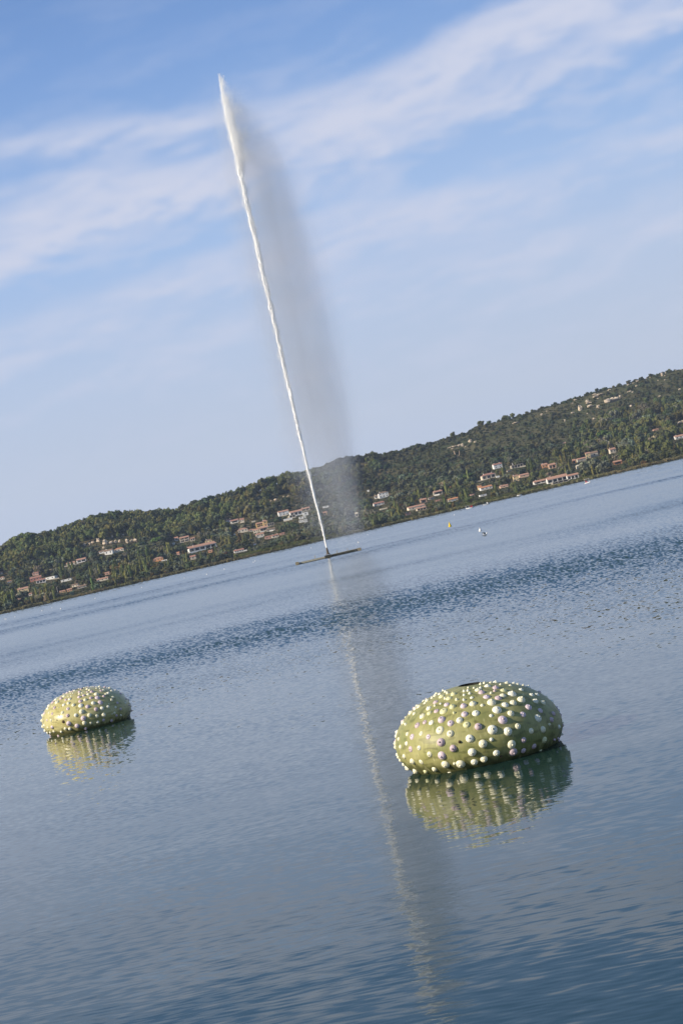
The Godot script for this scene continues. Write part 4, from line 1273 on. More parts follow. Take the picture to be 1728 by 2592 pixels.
# ---------------------------------------------------------------- trees, bushes, reeds
func crown_mesh(kind: String, k: int) -> ArrayMesh:
	# unit tree: height 1, crown width 1; lumps of leaf tufts round a dark heart
	var r := RandomNumberGenerator.new()
	r.seed = hash(kind) % 100000 + k * 31
	var lumps := []
	match kind:
		"pine":
			for j in 13:
				var y := r.randf_range(0.38, 0.88)
				var wide := 0.34 * sin(clampf((1.06 - y) / 0.75, 0.0, 1.0) * PI * 0.8) + 0.05
				var a := r.randf() * TAU
				lumps.append([Vector3(cos(a) * wide * r.randf_range(0.3, 1.0), y, sin(a) * wide * r.randf_range(0.3, 1.0)), r.randf_range(0.13, 0.22), 0.8])
			lumps.append([Vector3(0, 0.62, 0), 0.3, 1.0])
		"umbrella":
			for j in 18:
				var a := r.randf() * TAU
				var q := sqrt(r.randf()) * 0.36
				lumps.append([Vector3(cos(a) * q, 0.80 - q * q * 1.5 + r.randf_range(-0.05, 0.02), sin(a) * q), r.randf_range(0.14, 0.20), 0.8])
		"oak":
			for j in 12:
				var a := r.randf() * TAU
				var q := sqrt(r.randf()) * 0.32
				lumps.append([Vector3(cos(a) * q, r.randf_range(0.25, 0.78), sin(a) * q), r.randf_range(0.15, 0.25), 0.85])
			lumps.append([Vector3(0, 0.5, 0), 0.34, 1.0])
		"poplar":
			for j in 14:
				var y := (j + 0.5) / 14.0 * 0.86 + 0.1
				var q := 0.26 * sin(clampf(y * 1.05, 0.0, 1.0) * PI * 0.92) + 0.04
				lumps.append([Vector3(r.randf_range(-0.12, 0.12), y, r.randf_range(-0.12, 0.12)), q * 1.15, 0.55])
		"cypress":
			for j in 12:
				var y := (j + 0.5) / 12.0 * 0.92 + 0.05
				lumps.append([Vector3(r.randf_range(-0.05, 0.05), y, r.randf_range(-0.05, 0.05)), 0.42 * pow(1.04 - y, 0.5) * minf(1.0, y * 6.0) + 0.04, 0.32])
		"olive":
			for j in 15:
				var a := r.randf() * TAU
				var q := sqrt(r.randf()) * 0.36
				lumps.append([Vector3(cos(a) * q, r.randf_range(0.28, 0.86), sin(a) * q), r.randf_range(0.12, 0.2), 0.9])
		_:
			for j in 14:
				var a := r.randf() * TAU
				var q := sqrt(r.randf()) * 0.33
				lumps.append([Vector3(cos(a) * q, r.randf_range(0.18, 0.84), sin(a) * q), r.randf_range(0.14, 0.22), 0.95])
	var b := Builder.new()
	for l in lumps:
		var c: Vector3 = l[0]
		var rad: float = l[1]
		var flat: float = l[2] if kind != "poplar" and kind != "cypress" else 1.0
		var lump_tone := r.randf_range(0.85, 1.15)
		# heart
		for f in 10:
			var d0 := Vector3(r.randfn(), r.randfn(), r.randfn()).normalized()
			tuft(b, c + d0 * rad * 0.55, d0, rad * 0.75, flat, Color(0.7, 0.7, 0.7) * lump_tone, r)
		for f in 26:
			var dir := Vector3(r.randfn(), r.randfn() + 0.25, r.randfn()).normalized()
			var p := c + dir * Vector3(1, flat, 1) * rad * r.randf_range(0.82, 1.12)
			var tone := lump_tone * r.randf_range(0.85, 1.18)
			tuft(b, p, (dir + Vector3(r.randfn(), r.randfn(), r.randfn()) * 0.35).normalized(), rad * r.randf_range(0.25, 0.5), 1.0, Color(tone, tone, tone * r.randf_range(0.8, 1.1)), r)
	return b.commit()


func tuft(b: Builder, p: Vector3, nor: Vector3, size: float, _flat: float, col: Color, r: RandomNumberGenerator) -> void:
	var t := nor.cross(Vector3(r.randfn(), r.randfn(), r.randfn())).normalized()
	var w := nor.cross(t)
	var o := b.v.size()
	var k := 5
	for j in k:
		var a := TAU * j / k + r.randf() * 0.8
		b.v.append(p + (t * cos(a) + w * sin(a)) * size * r.randf_range(0.6, 1.1))
		b.n.append((nor + (t * cos(a) + w * sin(a)) * 0.3).normalized())
		b.c.append(col)
	for j in range(1, k - 1):
		b.i.append_array([o, o + j + 1, o + j])


func trunk_mesh(kind: String) -> ArrayMesh:
	var b := Builder.new()
	b.tube([Vector3(0, -0.12, 0), Vector3(0.01, 0.2, 0.0), Vector3(-0.01, 0.45, 0.01), Vector3(0.02, 0.75, 0)], [0.045, 0.032, 0.024, 0.008], 6)
	if kind != "poplar" and kind != "cypress":
		for k in 4:
			var a := k * 1.7
			b.tube([Vector3(0, 0.3 + k * 0.05, 0), Vector3(cos(a) * 0.13, 0.5 + k * 0.05, sin(a) * 0.13), Vector3(cos(a) * 0.26, 0.62 + k * 0.04, sin(a) * 0.26)], [0.018, 0.012, 0.005], 5)
	return b.commit()


const KINDS := ["pine", "umbrella", "oak", "poplar", "cypress", "olive", "autumn"]
var leaf := {
	"pine": Color(0.138, 0.152, 0.052), "umbrella": Color(0.095, 0.155, 0.036), "oak": Color(0.092, 0.106, 0.055), "poplar": Color(0.155, 0.175, 0.056),
	"cypress": Color(0.045, 0.062, 0.030), "olive": Color(0.20, 0.215, 0.150), "autumn": Color(0.155, 0.115, 0.044), "bush": Color(0.104, 0.114, 0.052)}
var names := {"pine": "pine_tree", "umbrella": "umbrella_pine", "oak": "holm_oak", "poplar": "poplar_tree", "cypress": "cypress_tree", "olive": "silver_leaved_tree", "autumn": "autumn_tree"}
var says := {"pine": "olive green pine", "umbrella": "bright green umbrella pine", "oak": "dark grey green holm oak", "poplar": "slim yellowish poplar", "cypress": "dark narrow cypress", "olive": "silvery grey green tree", "autumn": "brownish autumn tinted tree"}


func short_name(label: String) -> String:
	var end := label.length()
	for word in [" with ", " right", " left", " below", " above", " behind", " near", " under", " beside", " just", " standing", " in ", " alone", " between", " among", " directly", " at ", " of the", " deep", " high", " seen", " cut", " touching", " half", " by "]:
		var k := label.find(word)
		if k > 8:
			end = mini(end, k)
	return label.substr(0, end)


func where_is(u: float, e: float, rel: float) -> String:
	var best := 60.0
	var text := ""
	for q in house_names:
		var du: float = u - q[0]
		var de: float = (e - q[1]) * 1.6
		var dist := sqrt(du * du + de * de)
		if dist < best:
			best = dist
			text = ("above the " if de > 0.0 else "below the ") + q[2] if absf(de) > absf(du) else ("right of the " if du > 0.0 else "left of the ") + q[2]
	return text if text != "" and text.split(" ").size() < 9 else zone(u, rel)


func zone(u: float, rel: float) -> String:
	if rel > 0.72:
		if u < -150.0:
			return "in the dense wood along the left ridge"
		return "on the ridge just right of the fountain jet" if u < 330.0 else "on the open ridge at far right"
	var side := "left of the pale cliff villa" if u < -620.0 else ("below the pale cliff" if u < -430.0 else ("among houses left of the fountain" if u < -60.0 else ("behind the fountain mist" if u < 120.0 else ("in the wood right of the mist" if u < 380.0 else ("above the long white lakeside house" if u < 600.0 else "on the slope at far right")))))
	return side + (", close to the reeds" if rel < 0.18 else "")


func blocked(u0: float, u1: float, e0: float, e1: float, s: float) -> bool:
	for q in house_rects:
		if s < q[4] + 3.0 and u1 > q[0] and u0 < q[1] and e1 > q[2] and e0 < q[3]:
			return true
		if absf(s - q[4]) < 6.0 and u1 > q[0] and u0 < q[1]:
			return true
	return false


func size_word(b: Basis) -> String:
	var h := b.y.length()
	return "tall " if h > 9.3 else ("" if h > 8.0 else "lower ")


func make_vegetation() -> void:
	var meshes := {}
	var trunks := {}
	for kind in KINDS:
		meshes[kind] = []
		for k in 3:
			meshes[kind].append(crown_mesh(kind, k))
		trunks[kind] = trunk_mesh(kind)
	var leaf_mat := vmat("leaves", 0.75, 0.25)
	leaf_mat.backlight_enabled = true
	leaf_mat.backlight = Color(0.5, 0.5, 0.5)
	var bark := mat("bark", lin(0.10, 0.075, 0.055), 0.95, 0.1)
	var r := RandomNumberGenerator.new()
	r.seed = 2024
	var all := []          # [visible size, kind, variant, transform, tint, u, rel, label]
	for q in HERO_TREES:
		var s: float = q[1]
		var y := ground(q[0], s)
		var tint: Color = leaf[q[4]]
		tint = tint * r.randf_range(0.9, 1.15)
		all.append([9999.0, q[4], r.randi() % 3, Transform3D(Basis(Vector3.UP, r.randf() * TAU).scaled(Vector3(q[2], q[3], q[2])), Vector3(q[0], y - 0.3, -s)), tint, q[0] * FOCAL / s, 0.0, q[5]])
	for k in 10800:
		var u := r.randf_range(-1000.0, 1000.0) if k < 9800 else r.randf_range(-2400.0, 2400.0)
		var t := pow(r.randf(), 0.9) * 1.1 + 0.03
		var s := SHORE + t * (crest_distance(u) - SHORE)
		var x := u * s / FOCAL
		var e := ground_angle(u, s)
		var rel := clampf(e / ridge(u), 0.0, 1.0)
		var w := fbm.get_noise_2d(x * 0.012, s * 0.012)
		var g := r.randf() + w * 0.5
		var kind := "oak"
		var tall := 5.0
		if u < -150.0 + 160.0 * w:
			if rel > 0.6 + 0.2 * w:
				kind = "pine" if g > 0.06 else "oak"
				tall = 8.6
			elif rel > 0.33:
				kind = "oak" if g > 0.45 else ("pine" if g > 0.18 else "olive")
			else:
				kind = "poplar" if g < 0.08 else ("olive" if g < 0.24 else ("autumn" if g < 0.34 else ("pine" if g < 0.55 else "oak")))
		elif u < 110.0:
			if rel > 0.72:
				kind = "pine" if g > 0.4 else "oak"
				tall = 6.5
			elif rel > 0.36:
				kind = "oak"
				tall = 3.6
				if r.randf() < 0.25:
					continue
			else:
				kind = "olive" if g < 0.2 else ("pine" if g < 0.5 else ("autumn" if g < 0.58 else "oak"))
		else:
			if u > 560.0 and rel > 0.13 and rel < 0.66 + 0.1 * w:
				kind = "pine" if g > 0.3 else ("oak" if g > 0.1 else "olive")
				tall = 7.5
			elif rel > 0.62 + 0.12 * w - 0.1 * smoothstep(300.0, 700.0, u):
				if r.randf() < 0.45 - 0.4 * smoothstep(420.0, 180.0, u) + 0.5 * fbm.get_noise_2d(x * 0.03 + 44.0, s * 0.02):
					continue
				kind = "oak"
				tall = r.randf_range(1.8, 3.8)
			elif rel > 0.3:
				kind = "oak" if g > 0.02 else "olive"
				tall = 4.8
			else:
				kind = "pine" if g > 0.62 else ("olive" if g < 0.14 else ("autumn" if g < 0.22 else ("poplar" if g < 0.27 else "oak")))
		if kind == "poplar":
			tall = 8.5
		if kind == "autumn":
			tall = 4.0
		tall *= 1.16 * r.randf_range(0.7, 1.25)
		var wide := tall * r.randf_range(0.75, 1.05)
		if kind == "pine":
			wide = tall * r.randf_range(0.5, 0.75)
		if kind == "poplar":
			wide = tall * 0.26
		if kind == "oak":
			wide = tall * r.randf_range(1.0, 1.4)
		var hu := wide * 0.5 * FOCAL / s
		if blocked(u - hu, u + hu, e, e + tall * FOCAL / s, s):
			tall = 1.1
			wide = 1.6
			kind = "oak" if r.randf() < 0.7 else "olive"
			hu = wide * 0.5 * FOCAL / s
			if blocked(u - hu, u + hu, e, e + tall * FOCAL / s, s):
				continue
		var tint: Color = leaf[kind] * r.randf_range(0.82, 1.18)
		tint *= 1.08 + 0.75 * fbm.get_noise_2d(x * 0.02 + 70.0, s * 0.012)
		tint.r *= r.randf_range(0.88, 1.15) * (1.0 + 0.35 * fbm.get_noise_2d(x * 0.025 + 150.0, s * 0.014))
		var xf := Transform3D(Basis(Vector3.UP, r.randf() * TAU).scaled(Vector3(wide, tall, wide)), Vector3(x, ground(x, s) - 0.2, -s))
		var seen := tall * wide / s / s * 1e6 if absf(u) < 800.0 and t < 1.03 else 0.0
		all.append([seen, kind, r.randi() % 3, xf, tint, u, rel, ""])
	all.sort_custom(func(p, q): return p[0] > q[0])
	var rest := {}
	for k in all.size():
		var q: Array = all[k]
		if k < 290:
			var xf: Transform3D = q[3]
			var o := thing(names[q[1]], xf.origin)
			o.basis = xf.basis
			var label: String = q[7]
			var spot := where_is(q[5], ground_angle(q[5], -xf.origin.z), q[6])
			tag(o, label if label != "" else size_word(xf.basis) + says[q[1]] + " " + spot, "tree", "" if label != "" else says[q[1]] + "s " + spot)
			var tinted_leaf := StandardMaterial3D.new()
			tinted_leaf = leaf_mat.duplicate()
			var c: Color = q[4]
			tinted_leaf.albedo_color = Color(c.r, c.g, c.b).linear_to_srgb()
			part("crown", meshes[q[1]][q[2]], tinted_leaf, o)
			part("trunk", trunks[q[1]], bark, o)
		else:
			var key: String = q[1] + str(q[2])
			if not rest.has(key):
				rest[key] = [q[1], q[2], [], []]
			rest[key][2].append(q[3])
			rest[key][3].append(q[4])
	for key in rest:
		var q: Array = rest[key]
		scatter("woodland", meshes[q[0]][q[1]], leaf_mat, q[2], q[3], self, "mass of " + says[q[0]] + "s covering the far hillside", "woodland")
	# low garrigue scrub between the trees and on the bare right-hand ridge
	var bush_mesh := crown_mesh("bush", 1)
	var where := []
	var tints := []
	for k in 26000:
		var u := r.randf_range(-1000.0, 1000.0) if k % 8 != 0 else r.randf_range(-2400.0, 2400.0)
		var t := r.randf() * 1.06 + 0.03
		if u > 150.0 and r.randf() < 0.25:
			t = r.randf_range(0.62, 1.05)
		var s := SHORE + t * (crest_distance(u) - SHORE)
		var x := u * s / FOCAL
		var e := ground_angle(u, s)
		if fbm.get_noise_2d(x * 0.03 + 11.0, s * 0.03) > 0.22 and u < 150.0:
			continue
		var tall := r.randf_range(0.6, 1.6)
		var wide := tall * r.randf_range(1.3, 2.2)
		var hu := wide * 0.5 * FOCAL / s
		if blocked(u - hu, u + hu, e, e + tall * FOCAL / s, s):
			continue
		where.append(Transform3D(Basis(Vector3.UP, r.randf() * TAU).scaled(Vector3(wide, tall, wide)), Vector3(x, ground(x, s) - 0.15, -s)))
		var c: Color = leaf["bush"] * r.randf_range(0.7, 1.45)
		c.r *= r.randf_range(0.85, 1.12)
		tints.append(c)
	scatter("scrub", bush_mesh, leaf_mat, where, tints, self, "low olive brown scrub between the trees and over the right ridge", "scrub")
	make_reeds(r)


func make_reeds(r: RandomNumberGenerator) -> void:
	var b := Builder.new()
	var rr := RandomNumberGenerator.new()
	rr.seed = 5
	for k in 70:
		var x := rr.randf_range(-1.0, 1.0)
		var z := rr.randf_range(-0.8, 0.8)
		var h := rr.randf_range(0.6, 1.0)
		var lean := Vector3(rr.randfn(0, 0.12), 0, rr.randfn(0, 0.12))
		var side := Vector3(rr.randfn(), 0, rr.randfn()).normalized() * 0.05
		var tone := rr.randf_range(0.7, 1.3)
		var o := b.v.size()
		var base := Vector3(x, 0, z)
		for q in [base - side, base + side, base + lean * 0.6 + side * 0.9 + Vector3(0, h * 0.6, 0), base + lean * 0.6 - side * 0.9 + Vector3(0, h * 0.6, 0), base + lean * 1.6 + Vector3(0, h, 0)]:
			b.v.append(q)
			b.n.append((Vector3(rr.randfn(0, 0.5), 0.5, 0.8)).normalized())
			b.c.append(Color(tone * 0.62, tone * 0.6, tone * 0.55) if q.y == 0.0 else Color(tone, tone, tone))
		b.i.append_array([o, o + 1, o + 2, o, o + 2, o + 3, o + 3, o + 2, o + 4])
	var mesh := b.commit()
	var where := []
	var tints := []
	for k in 2000:
		var x := r.randf_range(-330.0, 330.0) if k % 6 != 0 else r.randf_range(-640.0, 640.0)
		var d := r.randf()
		var s := SHORE - 1.0 + d * 9.0 + 2.5 * n3.get_noise_1d(x * 0.03)
		var h := (2.3 + 0.9 * fbm.get_noise_1d(x * 0.05)) * r.randf_range(0.8, 1.15)
		where.append(Transform3D(Basis(Vector3.UP, r.randf() * TAU).scaled(Vector3(1.1, h, 1.1)), Vector3(x, -0.1 if d < 0.35 else 0.15, -s)))
		var c := Color(0.21, 0.18, 0.095).lerp(Color(0.15, 0.16, 0.07), clampf(0.5 + 1.4 * fbm.get_noise_1d(x * 0.02 + 90.0), 0.0, 1.0))
		tints.append(c * r.randf_range(0.8, 1.3) * (1.2 + 0.4 * smoothstep(20.0, 90.0, x)))
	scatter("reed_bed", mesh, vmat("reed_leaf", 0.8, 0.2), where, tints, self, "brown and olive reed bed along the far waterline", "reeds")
	where = []
	tints = []
	for k in 1500:
		var x := r.randf_range(-78.0, -8.0) if k % 2 == 0 else r.randf_range(80.0, 180.0)
		var s := SHORE + r.randf_range(9.0, 34.0)
		var h := r.randf_range(1.8, 3.4) * (0.9 if x > 0.0 else 1.1)
		var u := x * FOCAL / s
		var e := ground_angle(u, s)
		if blocked(u - 4.0, u + 4.0, e, e + h * FOCAL / s, s):
			continue
		where.append(Transform3D(Basis(Vector3.UP, r.randf() * TAU).scaled(Vector3(1.2, h, 1.2)), Vector3(x, ground(x, s) - 0.1, -s)))
		tints.append(Color(0.15, 0.175, 0.058) * r.randf_range(0.7, 1.25))
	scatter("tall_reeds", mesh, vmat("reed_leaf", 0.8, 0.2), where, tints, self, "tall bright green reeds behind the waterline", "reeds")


# ---------------------------------------------------------------- boats, buoys, birds, poles, ruins
func blob(b: Builder, centre: Vector3, radii: Vector3, col := Color.WHITE) -> void:
	var first := b.v.size()
	for y in 9:
		var lat := (y / 8.0 - 0.5) * PI
		for x in 13:
			var lon := -TAU * x / 12.0
			var dir := Vector3(cos(lat) * cos(lon), sin(lat), cos(lat) * sin(lon))
			b.smooth(centre + dir * radii, (dir / radii).normalized(), col)
	b.grid(first, 13, 9)


func boat_hull(length: float, width: float, height: float) -> ArrayMesh:
	var b := Builder.new()
	var n := 12
	for row in 4:
		var k: float = [0.35, 0.85, 1.0, 0.9][row]
		var y: float = [-0.12, 0.15, height, height + 0.001][row]
		for i in n * 2 + 1:
			var a := -TAU * i / (n * 2)
			var cx := cos(a)
			var pointed := pow(absf(sin(a)), 0.75) * signf(sin(a))
			var bow := 1.0 + 0.1 * maxf(cx, 0.0)
			b.smooth(Vector3(cx * length * 0.5 * k * bow, y + 0.12 * maxf(cx, 0.0) * (row / 3.0), pointed * width * 0.5 * k), Vector3(cx * 0.5, 0.1, sin(a)).normalized())
	b.grid(0, n * 2 + 1, 4)
	var deck := []
	for i in n * 2:
		var a := TAU * i / (n * 2)
		deck.append(Vector3(cos(a) * length * 0.44, height * 0.7, pow(absf(sin(a)), 0.75) * signf(sin(a)) * width * 0.44))
	deck.reverse()
	b.face(deck)
	return b.commit()


func make_boats_and_small_things() -> void:
	var white := mat("boat_white", lin(0.80, 0.80, 0.80), 0.4, 0.5)
	var red := mat("boat_red", lin(0.50, 0.04, 0.04), 0.5)
	var dark := mat("boat_dark", lin(0.05, 0.06, 0.08), 0.5)
	var grey := mat("boat_grey", lin(0.36, 0.38, 0.42), 0.5)
	# white pontoon boat with a canopy
	var o := thing("pontoon_boat", Vector3(64.2, 0, -1011.0), 0.08)
	tag(o, "white pontoon boat with flat canopy and red seats near the reeds", "boat")
	part("hull", boat_hull(5.0, 1.9, 0.45), white, o)
	var b := Builder.new()
	b.box(Vector3(-2.3, 1.55, -0.85), Vector3(-0.7, 1.64, 0.85))
	part("canopy", b.commit(), white, o)
	for q in [[-2.2, -0.75], [-2.2, 0.75], [-0.8, -0.75], [-0.8, 0.75]]:
		b = Builder.new()
		b.tube([Vector3(q[0], 0.4, q[1]), Vector3(q[0], 1.549, q[1])], [0.04, 0.04], 6)
		part("canopy_post", b.commit(), white, o)
	b = Builder.new()
	b.box(Vector3(0.1, 0.42, -0.7), Vector3(1.1, 1.25, 0.7))
	part("seat", b.commit(), red, o)
	b = Builder.new()
	b.box(Vector3(1.25, 0.42, -0.6), Vector3(1.6, 1.35, 0.6))
	part("console", b.commit(), dark, o)
	# small grey motor boat
	o = thing("motor_boat", Vector3(58.5 + 12.0, 0, -985.0), -0.1)
	tag(o, "small grey motor boat with white windscreen right of the pontoon boat", "boat")
	part("hull", boat_hull(4.0, 1.5, 0.42), grey, o)
	b = Builder.new()
	b.box(Vector3(0.3, 0.42, -0.5), Vector3(0.95, 1.2, 0.5))
	part("windscreen", b.commit(), white, o)
	b = Builder.new()
	b.box(Vector3(-2.1, 0.1, -0.2), Vector3(-1.75, 0.8, 0.2))
	part("outboard_motor", b.commit(), dark, o)
	# pedal boat
	o = thing("pedal_boat", Vector3(93.1, 0, -754.0), -0.12)
	tag(o, "white and red pedal boat with a sun roof before the long white house", "boat")
	for z in [-0.55, 0.55]:
		b = Builder.new()
		blob(b, Vector3(0, 0.12, z), Vector3(1.25, 0.26, 0.24))
		part("float", b.commit(), white, o)
	b = Builder.new()
	b.box(Vector3(-0.95, 0.30, -0.62), Vector3(0.75, 0.42, 0.62))
	part("deck", b.commit(), white, o)
	b = Builder.new()
	b.box(Vector3(-0.75, 0.422, -0.5), Vector3(-0.35, 1.15, 0.5))
	b.box(Vector3(-0.345, 0.422, -0.5), Vector3(0.1, 0.72, 0.5))
	part("seat", b.commit(), red, o)
	b = Builder.new()
	b.box(Vector3(-1.0, 1.62, -0.65), Vector3(0.95, 1.72, 0.65))
	part("sun_roof", b.commit(), white, o)
	for q in [[-0.9, -0.58], [-0.9, 0.58], [0.7, -0.58], [0.7, 0.58]]:
		b = Builder.new()
		b.tube([Vector3(q[0], 0.4, q[1]), Vector3(q[0] + 0.12, 1.618, q[1])], [0.04, 0.04], 6)
		part("roof_post", b.commit(), white, o)
	b = Builder.new()
	b.box(Vector3(0.75, 0.2, -0.45), Vector3(1.15, 0.7, 0.45))
	part("bow_box", b.commit(), white, o)
	# skiff drawn up at the reeds
	o = thing("rowing_boat", Vector3(123.5, 0, -1392.0), 0.05)
	tag(o, "small white rowing boat moored against the reeds left of the long white house", "boat")
	part("hull", boat_hull(3.6, 1.4, 0.55), white, o)
	b = Builder.new()
	b.box(Vector3(-0.2, 0.40, -0.5), Vector3(0.1, 0.46, 0.5))
	part("bench", b.commit(), grey, o)
	# yellow buoy
	o = thing("yellow_buoy", Vector3(14.4, 0, -280.0))
	tag(o, "yellow conical buoy afloat to the right of the fountain", "buoy")
	b = Builder.new()
	b.lathe([[0.0, -0.2], [0.24, -0.1], [0.25, 0.06], [0.19, 0.12], [0.14, 0.34], [0.06, 0.56], [0.05, 0.6], [0.0, 0.61]], 16)
	part("float", b.commit(), mat("buoy_yellow", lin(0.72, 0.50, 0.02), 0.45), o)
	b = Builder.new()
	b.lathe([[0.0, 0.612], [0.05, 0.63], [0.05, 0.68], [0.0, 0.72]], 8)
	part("top_mark", b.commit(), mat("buoy_yellow", lin(0.72, 0.50, 0.02), 0.45), o)
	# gull on the water
	o = thing("gull", Vector3(10.0, 0, -148.0), 0.2)
	tag(o, "white gull with dark raised wing tips on the water right of the fountain", "bird")
	o.scale = Vector3.ONE * 0.8
	make_gull(o)
	# little white floats and resting birds near the far shore
	var floats := [[-83.1, 528.0], [-62.9, 425.0], [-85.1, 559.0], [-70.6, 543.0], [-91.8, 536.0], [-92.5, 526.0], [-95.1, 539.0], [-33.7, 463.0], [-33.0, 519.0], [-45.5, 541.0], [-59.3, 559.0], [-11.5, 610.0], [-26.6, 547.0], [-28.0, 587.0], [-33.9, 533.0], [1.8, 373.0], [34.9, 637.0], [6.5, 636.0], [11.5, 175.0]]
	b = Builder.new()
	b.lathe([[0.0, -0.16], [0.13, -0.1], [0.19, 0.02], [0.17, 0.16], [0.09, 0.25], [0.05, 0.29], [0.05, 0.33], [0.0, 0.345]], 14)
	var float_mesh := b.commit()
	b = Builder.new()
	b.lathe([[0.04, 0.33], [0.07, 0.36], [0.07, 0.42], [0.0, 0.46]], 8)
	var ring_mesh := b.commit()
	for q in floats:
		var f := thing("float_marker", Vector3(q[0], 0, -q[1]))
		f.scale = Vector3.ONE * 0.75
		tag(f, "small white float bobbing on the lake before the far shore", "buoy", "small white floats before the far shore")
		part("float", float_mesh, white, f)
		part("eyelet", ring_mesh, grey, f)
	# poles
	var poles := [[-221.2, 1498.0, 5.2, "white lamp pole with short arm by the left reeds"], [298.5, 1760.0, 5.0, "pale slanting pole among the trees at far right"], [184.7, 1674.0, 3.6, "thin pole beside the bright orange house"], [-227.6, 1630.0, 6.0, "thin grey pole standing in the poplar row"], [-25.8, 1566.0, 4.0, "thin pale pole behind the fountain spray"]]
	for q in poles:
		o = thing("utility_pole", Vector3(q[0], ground(q[0], q[1]), -q[1]))
		tag(o, q[3], "pole")
		b = Builder.new()
		b.tube([Vector3(0, -0.5, 0), Vector3(0, q[2], 0)], [0.15, 0.10], 8)
		part("mast", b.commit(), mat("pole_paint", lin(0.62, 0.60, 0.56), 0.7), o)
		b = Builder.new()
		b.tube([Vector3(0, q[2] - 0.1, 0), Vector3(0.9, q[2] + 0.25, 0.1)], [0.06, 0.05], 6)
		part("arm", b.commit(), mat("pole_paint", lin(0.62, 0.60, 0.56), 0.7), o)
		var u: float = q[0] * FOCAL / q[1]
		house_rects.append([u - 2.0, u + 2.0, ground_angle(u, q[1]) + 2.0, ground_angle(u, q[1]) + q[2] * FOCAL / q[1], q[1], q[0], 1.0])
	make_ruins()


func make_gull(o: Node3D) -> void:
	var white := mat("gull_white", lin(0.78, 0.78, 0.78), 0.7)
	var body := Builder.new()
	# one closed body: rump, breast, neck, head and bill in a row of rings
	var pts := [Vector3(-0.30, 0.10, 0), Vector3(-0.20, 0.08, 0), Vector3(-0.05, 0.06, 0), Vector3(0.08, 0.07, 0), Vector3(0.15, 0.13, 0), Vector3(0.18, 0.20, 0), Vector3(0.22, 0.23, 0), Vector3(0.26, 0.225, 0), Vector3(0.30, 0.215, 0), Vector3(0.33, 0.21, 0)]
	body.tube(pts, [0.012, 0.05, 0.085, 0.08, 0.05, 0.042, 0.045, 0.03, 0.012, 0.003], 12)
	part("body", body.commit(), white, o)
	for side in [-1.0, 1.0]:
		var wing := Builder.new()
		var a := Vector3(0.08, 0.11, side * 0.05)
		var c := Vector3(-0.10, 0.11, side * 0.05)
		var e := Vector3(0.02, 0.26, side * 0.20)
		var f := Vector3(-0.13, 0.23, side * 0.20)
		for up in [0.0, 0.012]:
			var q := [a + Vector3(0, up, 0), e + Vector3(0, up, 0), f + Vector3(0, up, 0), c + Vector3(0, up, 0)]
			if (side > 0.0) == (up > 0.0):
				q.reverse()
			wing.face(q)
		var w := part("wing", wing.commit(), mat("gull_grey", lin(0.42, 0.44, 0.47), 0.7), o)
		var tip := Builder.new()
		for up in [0.0, 0.012]:
			tip.face([e + Vector3(0, up, 0), Vector3(-0.20, 0.34 + up, side * 0.34), f + Vector3(0, up, 0)])
		part("wing_tip", tip.commit(), mat("gull_dark", lin(0.03, 0.03, 0.03), 0.7), w)
	var tail := Builder.new()
	tail.face([Vector3(-0.27, 0.115, 0.03), Vector3(-0.27, 0.115, -0.03), Vector3(-0.40, 0.15, -0.05), Vector3(-0.40, 0.15, 0.05)])
	part("tail", tail.commit(), mat("gull_dark", lin(0.03, 0.03, 0.03), 0.7), o)


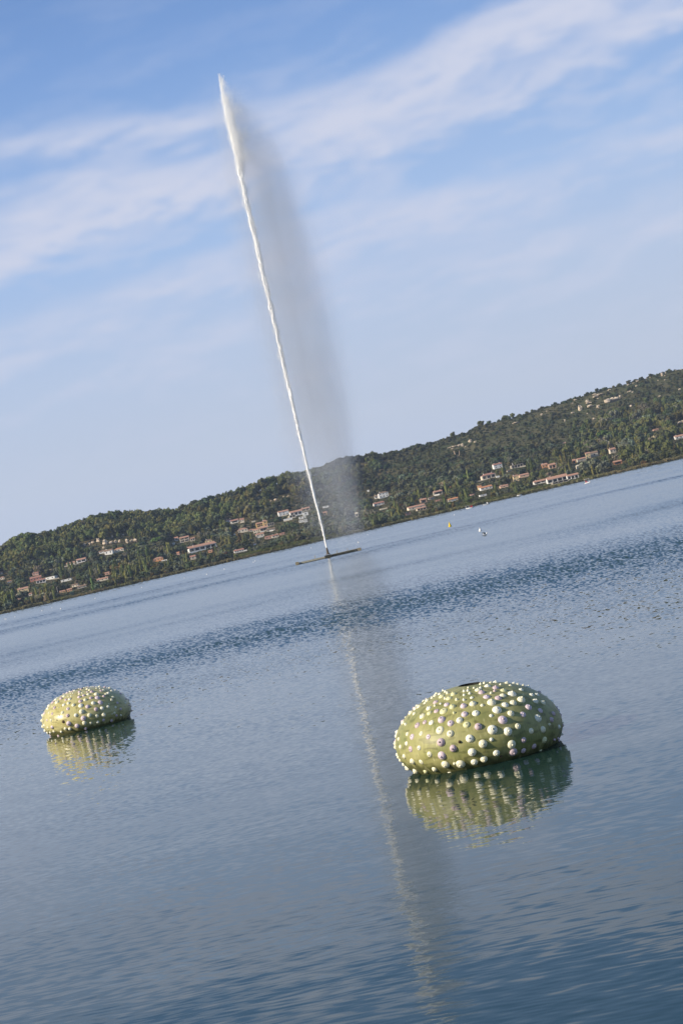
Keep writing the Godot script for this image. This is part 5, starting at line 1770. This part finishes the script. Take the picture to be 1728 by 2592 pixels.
func make_ruins() -> void:
	var stone := mat("ruin_stone", lin(0.56, 0.42, 0.30), 0.95, 0.1)
	var rows := [
		[[-81.0, 1863, 4.4, 3.5, "roofless stone frame ruin on the slope left of the fountain", 0], [-63.8, 1840, 3.5, 3.6, "broken stone hut on the dry slope above the white villas", 1], [121.6, 1927, 5.5, 6.1, "U shaped band of pale stone on the wooded slope right of the mist", 2]]]
	for q in rows[0]:
		var at := Vector3(q[0], ground(q[0], q[1]), -q[1])
		var o := thing("stone_ruin", at, 0.1)
		var w: float = q[2]
		var h: float = q[3]
		tag(o, q[4], "ruin")
		if q[5] == 0:      # two piers and a lintel
			for sx in [-1.0, 1.0]:
				var p := Builder.new()
				p.box(Vector3(sx * w * 0.5 - 0.3, -1.0, -0.3), Vector3(sx * w * 0.5 + 0.3, h * (1.0 if sx < 0.0 else 0.8), 0.3))
				part("pier", p.commit(), stone, o)
			var l := Builder.new()
			l.box(Vector3(-w * 0.5 + 0.302, h * 0.62, -0.28), Vector3(w * 0.5 - 0.302, h * 0.8, 0.28))
			part("lintel", l.commit(), stone, o)
			var bk := Builder.new()
			bk.box(Vector3(-w * 0.5, -1.0, -2.2), Vector3(w * 0.5, h * 0.55, -1.9))
			part("rear_wall", bk.commit(), stone, o)
		elif q[5] == 1:    # a broken hut
			var p := Builder.new()
			p.box(Vector3(-w * 0.5, -1.0, -1.2), Vector3(w * 0.12, h, 1.2))
			part("wall", p.commit(), stone, o)
			var p2 := Builder.new()
			p2.box(Vector3(w * 0.122, -1.0, -1.1), Vector3(w * 0.5, h * 0.72, 1.1))
			part("wall", p2.commit(), stone, o)
			var p3 := Builder.new()
			p3.box(Vector3(-w * 0.18, h * 0.25, 1.19), Vector3(w * 0.02, h * 0.7, 1.22))
			part("doorway", p3.commit(), mat("window_glass", lin(0.022, 0.025, 0.03), 0.15, 0.5), o)
			var p4 := Builder.new()
			p4.box(Vector3(-w * 0.3, h + 0.003, -1.3), Vector3(w * 0.6, h + 0.18, 1.3))
			part("roof_slab", p4.commit(), stone, o)
		else:              # a U of worked stone set upright in the slope
			var p := Builder.new()
			var pts := [Vector3(-w * 0.5, h, 0), Vector3(-w * 0.42, h * 0.5, 0), Vector3(-w * 0.3, h * 0.12, 0), Vector3(0.0, 0.05, 0.1), Vector3(w * 0.3, h * 0.14, 0), Vector3(w * 0.42, h * 0.4, 0), Vector3(w * 0.45, h * 0.85, 0)]
			p.tube(pts, [0.42, 0.45, 0.5, 0.35, 0.3, 0.28, 0.22], 7)
			part("stone_curve", p.commit(), stone, o)
